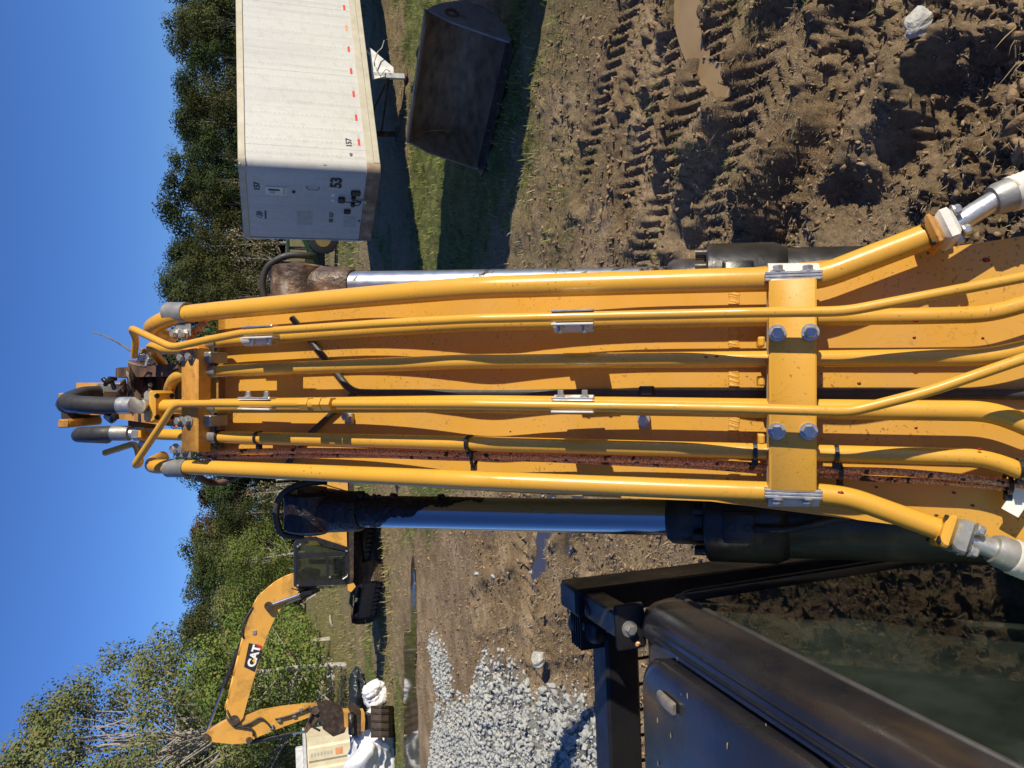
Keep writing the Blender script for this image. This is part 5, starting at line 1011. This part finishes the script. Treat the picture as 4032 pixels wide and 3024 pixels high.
# ------------------------------------------------------------------ green tractor behind the trailer
MAT['rim'] = plain('dusty_rim', [(.28, .2, .05)], 5, .6)
TRC = thing('tractor', 'green tractor with big lugged tyre half hidden behind the trailer nose', 'tractor', atz(1332, 960, 0))
MAT['green'] = paint('green_paint', (.018, .07, .022), fleck=.7, dust=.2)
k0 = atz(1325, 940, 0); tf2 = nrm(A(-1, .25, 0)); tl2 = A(-tf2[1], tf2[0], 0)
def tq(u, v, h): return A(k0[0], k0[1], 0)+tf2*u+tl2*v+A(0, 0, h)
for v in (-.75, .75):
    W_ = MB().tube([tq(0, v-.24, .78), tq(0, v-.2, .78), tq(0, v+.2, .78), tq(0, v+.24, .78)], [.62, .76, .76, .62], 30).build('rear_wheel', MAT['rubber'], TRC, True, auto=40)
    MB().cyl(tq(0, v-.25, .78), tq(0, v+.25, .78), .4, 20).build('rim', MAT['rim'], W_)
    for k in range(18):
        t = 2*math.pi*k/18; d_ = tf2*math.cos(t)+A(0, 0, 1)*math.sin(t); MB().box(tq(0, v, .78)+d_*.77, (d_, tl2+np.cross(d_, tl2)*.5, np.cross(d_, tl2)), (.035, .2, .03)).build('tread_lug', MAT['rubber'], W_)
    MB().tube([tq(1.95, v-.14, .45), tq(1.95, v-.1, .45), tq(1.95, v+.1, .45), tq(1.95, v+.14, .45)], [.36, .45, .45, .36], 24).build('front_wheel', MAT['rubber'], TRC, True, auto=40)
    MB().tube([tq(-.75+.3*k, v, 1.3+.38*math.sin(math.pi*k/5)) for k in range(6)], [.16, .17, .18, .18, .17, .15], 4, twist=.5).build('fender', MAT['green'], TRC)
MB().box(tq(1.4, 0, 1.25), (tf2, tl2, (0, 0, 1)), (.95, .33, .32), bev=.08).build('hood', MAT['green'], TRC, True, auto=35); MB().box(tq(.2, 0, .9), (tf2, tl2, (0, 0, 1)), (1.4, .3, .25), bev=.05).build('chassis', MAT['black_oily'], TRC)
for u, v in ((-.5, .6), (-.5, -.6), (.55, .6), (.55, -.6)): MB().tube([tq(u, v, 1.4), tq(u, v, 2.5)], .05, 8).build('roof_post', MAT['black'], TRC)
MB().box(tq(.05, 0, 2.55), (tf2, tl2, (0, 0, 1)), (.85, .8, .07), bev=.04).build('canopy', MAT['green'], TRC, True, auto=35); MB().box(tq(-.2, 0, 1.3), (tf2, tl2, (0, 0, 1)), (.25, .25, .08), bev=.04).build('seat', MAT['decal_yellow'], TRC)
MB().cyl(tq(2.0, .2, 1.5), tq(2.0, .2, 2.2), .05, 10).build('exhaust', MAT['zinc_dull'], TRC)
for v in (-.6, .6):
    MB().tube(rpath([tq(.9, v, 1.5), tq(1.7, v, 1.7), tq(2.9, v, .5)], .3), .09, 4, twist=.5).build('loader_arm', MAT['green'], TRC)
MB().box(tq(3.1, 0, .4), (tf2, tl2, (0, 0, 1)), (.25, .9, .3), bev=.05).build('loader_bucket', MAT['darkrust'], TRC)

# ------------------------------------------------------------------ gravel and rock
ST = [ico(.55, 40+s) for s in range(6)]
def facet(V, g_):
    V = V*np.array([1, .72, .6]); 
    for _ in range(4):
        n = g_.normal(size=3); n /= np.linalg.norm(n); d = .55+.25*g_.random(); k = V@n; V = V-np.outer(np.maximum(0, k-d*.8), n)
    return V
gg = np.random.default_rng(5); ST = [(facet(V, gg), Fc) for V, Fc in ST]
MAT['stone'] = plain('pale_grey_crushed_stone', [(0, (.25, .265, .26)), (.55, (.35, .36, .345)), (.85, (.42, .42, .375)), (1, (.36, .32, .22))], 3.5, .8, bmp=.5, bscale=40, bdist=.01)
x = gg.uniform(-14, -1.5, 90000); y = gg.uniform(6.5, 20, 90000); gf = gravel_f(x, y); k = (gf > gg.random(90000)) & (x > -y*.62-.6); k |= (gg.random(90000) < .003) & (np.hypot(x+4.5, y-10) < 5) & (x > -y*.62); x, y = x[k][:22000], y[k][:22000]
s = .012+.058*gg.random(len(x))**4; pz = height(x, y)+s*.32
proj = s/np.hypot(x, y); big = np.argsort(-proj)[:290]; rest = np.setdiff1d(np.arange(len(x)), big)
GP = thing('gravel_pile', 'spread pile of pale grey crushed rock on the mud behind the cab', 'gravel', (-6.5, 12, 0))
g5 = scatter('stones', ST, np.stack([x, y, pz], 1)[rest], np.stack([s*(1+.5*gg.random(len(s))), s, s*.95], 1)[rest], MAT['stone'], 6, GP); g5['kind'] = 'stuff'
smesh = []
for V, Fc in ST:
    me = bpy.data.meshes.new('stone'); me.from_pydata(V.tolist(), [], Fc.tolist()); me.materials.append(MAT['stone']); smesh.append(me)
for i in big:
    o = bpy.data.objects.new('stone', smesh[i % 6]); COL.objects.link(o); o.parent = GP; o.location = Vector((x[i], y[i], pz[i]))-GP.location; q_ = s[i]*1.15; o.scale = (q_*R_.uniform(1, 1.5), q_, q_*R_.uniform(.8, 1.1)); o.rotation_euler = [R_.uniform(0, 6.3) for _ in range(3)]
def rock(name, c, s_, seed, label):
    import bmesh
    b = bmesh.new(); bmesh.ops.create_icosphere(b, subdivisions=5, radius=1); g_ = np.random.default_rng(seed); V = np.array([v.co[:] for v in b.verts]); V = V*np.array([1.25, .9, .8])
    for _ in range(14):
        n = g_.normal(size=3); n /= np.linalg.norm(n); d = .55+.3*g_.random(); V = V-np.outer(np.maximum(0, V@n-d), n)
    V = V*(1+.22*(fbm(V[:, 0]*2.6+V[:, 2]*1.7+9, V[:, 1]*2.6-V[:, 2]*1.3+5, 5, seed, .6)-.5))[:, None]
    for v, p in zip(b.verts, V): v.co = p*s_+c
    me = bpy.data.meshes.new(name); b.to_mesh(me); b.free(); return tag(mkobj(name, me, MAT['rock'], None), label, 'rock')
MAT['rock'] = plain('pale_rock', [(0, (.26, .26, .23)), (.6, (.42, .41, .36)), (1, (.50, .46, .36))], 14, .85, bmp=.6, bscale=50, bdist=.008)
rp = atz(3680, 95, .0); rock('rock', A(rp[0], rp[1], height(rp[:1], rp[1:2])[0]+.04), .088, 3, 'big pale grey rock on the mud near the crawler track'); rp = atz(3605, 135, .0); rock('rock', A(rp[0], rp[1], height(rp[:1], rp[1:2])[0]+.02), .034, 8, 'small pale stone touching the big rock on the mud')
rp = atz(2165, 2585, 0); rock('rock', A(rp[0], rp[1], height(rp[:1], rp[1:2])[0]+.06), .12, 14, 'single pale stone standing apart from the gravel near the guard')

# ------------------------------------------------------------------ trees
def leaves(P, size, g_, out=None, coh=.95):
    n = len(P); sz = size*(.6+.8*g_.random(n)); r = g_.normal(size=(n, 3)); r /= np.linalg.norm(r, axis=1)[:, None]
    nn_ = r if out is None else out*coh+r*.75
    nn_ = nn_/np.linalg.norm(nn_, axis=1)[:, None]; u = np.cross(nn_, g_.normal(size=(n, 3))); u /= np.linalg.norm(u, axis=1)[:, None]; v = np.cross(nn_, u)
    q = np.array([[-.5, 0, 0], [0, -.36, .07], [.55, 0, 0], [0, .36, .07]])
    W = (q[None, :, :1]*u[:, None]+q[None, :, 1:2]*v[:, None]+q[None, :, 2:]*nn_[:, None])*sz[:, None, None]+P[:, None, :]
    return W.reshape(-1, 3), (np.arange(n)[:, None]*4+np.arange(4)[None])
def tree_mesh(name, H, crw, n_clu, n_leaf, lsize, seed, trunk_h, shape=1., branchy=True, clu=.16, leafmat='leafA', barkmat='bark', tr=.022, hollow=.35, every=3):
    g_ = np.random.default_rng(seed); tb = MB(); lean = g_.normal(0, .04, 2)*H
    trunk = [A(lean[0]*t+.02*H*math.sin(3*t+seed), lean[1]*t+.02*H*math.cos(2.5*t), H*.86*t) for t in np.linspace(0, 1, 8)]
    tb.tube(trunk, [H*tr*(1-.85*t)+.01 for t in np.linspace(0, 1, 8)], 7); P = []; O = []
    for k in range(n_clu):
        t = trunk_h+(1-trunk_h)*g_.random()**.9; az = g_.uniform(0, 2*math.pi)
        prof = math.sin(math.pi*min(1, max(.02, ((t-trunk_h)/(1-trunk_h))*.86+.14)))**.55*shape; rad = crw*prof*(hollow+(1-hollow)*g_.random()**.5)
        base = np.array([lean[0]*t, lean[1]*t, 0]); c = base+np.array([math.cos(az)*rad, math.sin(az)*rad, H*t])
        if branchy and k % every == 0:
            tt = max(.12, t-.18-.1*g_.random()); b0 = A(lean[0]*tt, lean[1]*tt, H*.86*tt); jj = g_.normal(0, .05, 3)*crw; m_ = b0*.6+c*.4+A(0, 0, -.035*H)+jj; m2 = b0*.25+c*.75+A(0, 0, -.02*H)-jj*.7; tb.tube([b0, m_, m2, c], [H*tr*.34*(1-tt)+.012, H*tr*.24*(1-tt)+.01, H*tr*.12*(1-tt)+.008, .006], 5)
        r = crw*clu*(2.4+1.6*g_.random()); m = max(4, int(n_leaf*(.5+g_.random()))); d = g_.normal(size=(m, 3)); d /= np.linalg.norm(d, axis=1)[:, None]
        P.append(c+d*r*(g_.random((m, 1))**.45)*np.array([1, 1, .72])); oc = (c-base)*np.array([1, 1, 0]); O.append(d+.6*oc/max(.1, np.linalg.norm(oc))+np.array([0, 0, .25]))
    V, Fc = leaves(np.vstack(P), lsize, g_, np.vstack(O))
    me = fastmesh(name+'_crown', V, Fc); me.materials.append(MAT[leafmat]); tm = bpy.data.meshes.new(name+'_trunk'); tm.from_pydata(tb.v, [], tb.f); tm.materials.append(MAT[barkmat])
    return tm, me
def put_tree(mesh, name, loc, rz, sc, label, group=None):
    t = thing(name, label, 'tree', loc, group); t.rotation_euler = (0, 0, rz); t.scale = sc
    for nm, m_ in (('trunk', mesh[0]), ('crown', mesh[1])):
        o = bpy.data.objects.new(nm, m_); COL.objects.link(o); o.parent = t
    return t
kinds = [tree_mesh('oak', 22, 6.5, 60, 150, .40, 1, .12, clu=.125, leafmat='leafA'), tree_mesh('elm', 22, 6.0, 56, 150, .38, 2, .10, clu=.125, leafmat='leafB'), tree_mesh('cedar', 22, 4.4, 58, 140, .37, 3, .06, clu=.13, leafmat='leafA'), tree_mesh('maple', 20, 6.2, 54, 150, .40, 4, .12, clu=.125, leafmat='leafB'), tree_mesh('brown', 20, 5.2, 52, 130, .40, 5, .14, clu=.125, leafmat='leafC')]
bare = tree_mesh('bare', 15, 3.6, 60, 3, .5, 6, .25, leafmat='leafF', barkmat='palebark', tr=.012)
lab = ['dark green broadleaf tree in the far forest edge', 'olive green tree in the far forest edge', 'narrow dark evergreen tree in the far forest edge', 'lighter olive tree in the far forest edge', 'rust brown autumn tree in the far forest edge']
nm = ['forest_tree']*5
def gz(x, y): return float(height(np.array([x]), np.array([y]))[0])-.3
rows = []
for row, (D0, hs) in enumerate(((1.0, .82), (1.10, 1.0), (1.22, 1.12))):
    for az in np.arange(-37, 38, 2.15 if row else 2.0):
        a_ = az+R_.uniform(-.7, .7); D = (142 if a_ < -3 else 142+(a_+3)*2.0)*D0*R_.uniform(.97, 1.03)
        rows.append((a_, D, hs, row))
for i, (a_, D, hs, row) in enumerate(rows):
    X, Y = D*math.sin(math.radians(a_)), D*math.cos(math.radians(a_))
    k = R_.choice([0, 0, 1, 2, 3, 1]); 
    if -10 < a_ < -5.5: k = 4 if row > 0 else 0
    s_ = hs*R_.uniform(.82, 1.06)*(.93 if a_ < -3 else 1.15)
    plc = 'above the trailer box' if a_ > 15 else 'above the trailer nose' if a_ > 9 else 'right beside the boom' if a_ > 4 else 'behind the boom' if a_ > -6 else 'above the far cab' if a_ > -13 else 'left of the far cab' if a_ > -22 else 'behind the tall tree'
    put_tree(kinds[k], 'forest_tree', (X, Y, gz(X, Y)), R_.uniform(0, 6.3), (s_*R_.uniform(.95, 1.2), s_*R_.uniform(.95, 1.2), s_), lab[k].replace('in the far forest edge', 'of the far forest, %s row, %s' % (('front', 'middle', 'back')[row], plc)), 'trees of the far forest edge')
for a_, D, s_ in ((11.2, 138, .7), (9.5, 139, .7), (14.5, 150, .62), (-7.5, 126, .6), (8.3, 140, .55)):
    X, Y = D*math.sin(math.radians(a_)), D*math.cos(math.radians(a_)); put_tree(bare, 'bare_tree', (X, Y, gz(X, Y)), R_.uniform(0, 6), (s_,)*3, 'pale leafless tree standing before the far forest', 'bare trees before the forest')
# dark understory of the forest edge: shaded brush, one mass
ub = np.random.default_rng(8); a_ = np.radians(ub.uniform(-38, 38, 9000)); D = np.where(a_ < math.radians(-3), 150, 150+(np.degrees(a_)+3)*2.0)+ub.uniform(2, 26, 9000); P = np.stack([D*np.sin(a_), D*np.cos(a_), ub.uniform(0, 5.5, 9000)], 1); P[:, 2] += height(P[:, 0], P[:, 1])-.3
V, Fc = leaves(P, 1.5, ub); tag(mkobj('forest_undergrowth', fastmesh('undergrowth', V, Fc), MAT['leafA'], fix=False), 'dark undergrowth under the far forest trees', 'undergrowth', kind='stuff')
# trunks standing along the shaded edge
for i in range(26):
    a_ = R_.uniform(-15, -4) if i < 18 else R_.uniform(6, 9); D = (139 if a_ < 0 else 160)+R_.uniform(-2, 2); X, Y = D*math.sin(math.radians(a_)), D*math.cos(math.radians(a_)); z = gz(X, Y)
    tag(MB().tube([(X, Y, z-.2), (X+R_.uniform(-.2, .2), Y, z+2), (X+R_.uniform(-.5, .5), Y, z+4.5)], [.17, .14, .10], 6).build('tree_trunk', MAT['palebark'], None, True), 'thin pale trunk in the dark forest edge', 'tree trunk', 'thin pale trunks in the forest edge')
# nearer trees on the left
big = tree_mesh('big_tree', 20.5, 6.8, 140, 300, .19, 31, .18, clu=.065, leafmat='leafE', barkmat='palebark', tr=.017, hollow=.15, every=1)
bz = atz(1325, 2790, 0); put_tree(big, 'tall_tree', (bz[0], bz[1], -.1), 1.2, (1, 1, 1), 'tall sparse tree with pale branches reaching highest, far left')
mids = [tree_mesh('shrub', 9, 3.6, 75, 190, .165, 41, .16, clu=.12, leafmat='leafD', barkmat='palebark', tr=.02), tree_mesh('shrub2', 9, 3.0, 70, 190, .155, 42, .2, clu=.12, leafmat='leafE', barkmat='palebark', tr=.022), tree_mesh('shrub3', 7, 2.9, 70, 180, .165, 43, .12, clu=.12, leafmat='leafD', barkmat='palebark', tr=.02)]
for i, (px, py, k, s_, sx, lb) in enumerate(((1298, 2519, 1, .88, 1., 'leafy tree with one pale trunk behind the far arm'), (1364, 2628, 0, .95, 1.1, 'bushy green tree on a slim straight pale trunk'), (1320, 2674, 0, 1.0, 1.15, 'bushy green tree with thick forked pale trunk'), (1300, 2860, 1, 1.25, 1.3, 'dense grey green tree above the cream container'), (1290, 3000, 0, 1.2, 1.3, 'dense green tree at the left edge behind the container'), (1262, 2590, 2, 1.25, 1.5, 'broad low green tree under the far CAT boom'), (1255, 2720, 1, 1.5, 1.4, 'tall bushy tree behind the far arm pivot'), (1235, 2900, 2, 1.7, 1.4, 'broad dark green tree behind the tall tree'), (1215, 2440, 2, .95, 1.2, 'rounded green tree just left of the far cab'), (1200, 2290, 2, 1.5, 1.4, 'round yellow green tree above the far cab roof'), (1196, 2380, 1, 1.5, 1.5, 'grey green tree above the far boom foot'), (1205, 2180, 0, 1.2, 1.1, 'small green tree right of the far cab'))):
    p = atz(px, py, 0); put_tree(mids[k], 'leafy_tree', (p[0], p[1], gz(p[0], p[1])+.25), R_.uniform(0, 6.3), (s_*sx, s_*sx, s_), lb)
# fallen pale logs and bare bushes
for i, (xa, ya, xb, yb, r, lb) in enumerate(((1300, 2519, 1190, 2536, .12, 'pale bare trunk leaning beside the far arm'), (1245, 2340, 1190, 2385, .1, 'grey fallen log lying left of the far cab'), (1330, 2790, 1230, 2700, .1, 'pale bent dead branch behind the far coupler'), (1310, 2470, 1300, 2420, .09, 'fallen pale branch on the grass left of the far crawler'))):
    p, q_ = atz(xa, ya, .05), atz(xb, yb, 0); q_ = dep(xb, yb, float(np.dot(p-CAM, FW))*1.01)
    tag(MB().tube([p, p*.5+q_*.5+A(.1, 0, .1), q_], [r, r*.8, r*.5], 7).build('dead_branch', MAT['palebark'], None, True), lb, 'branch')
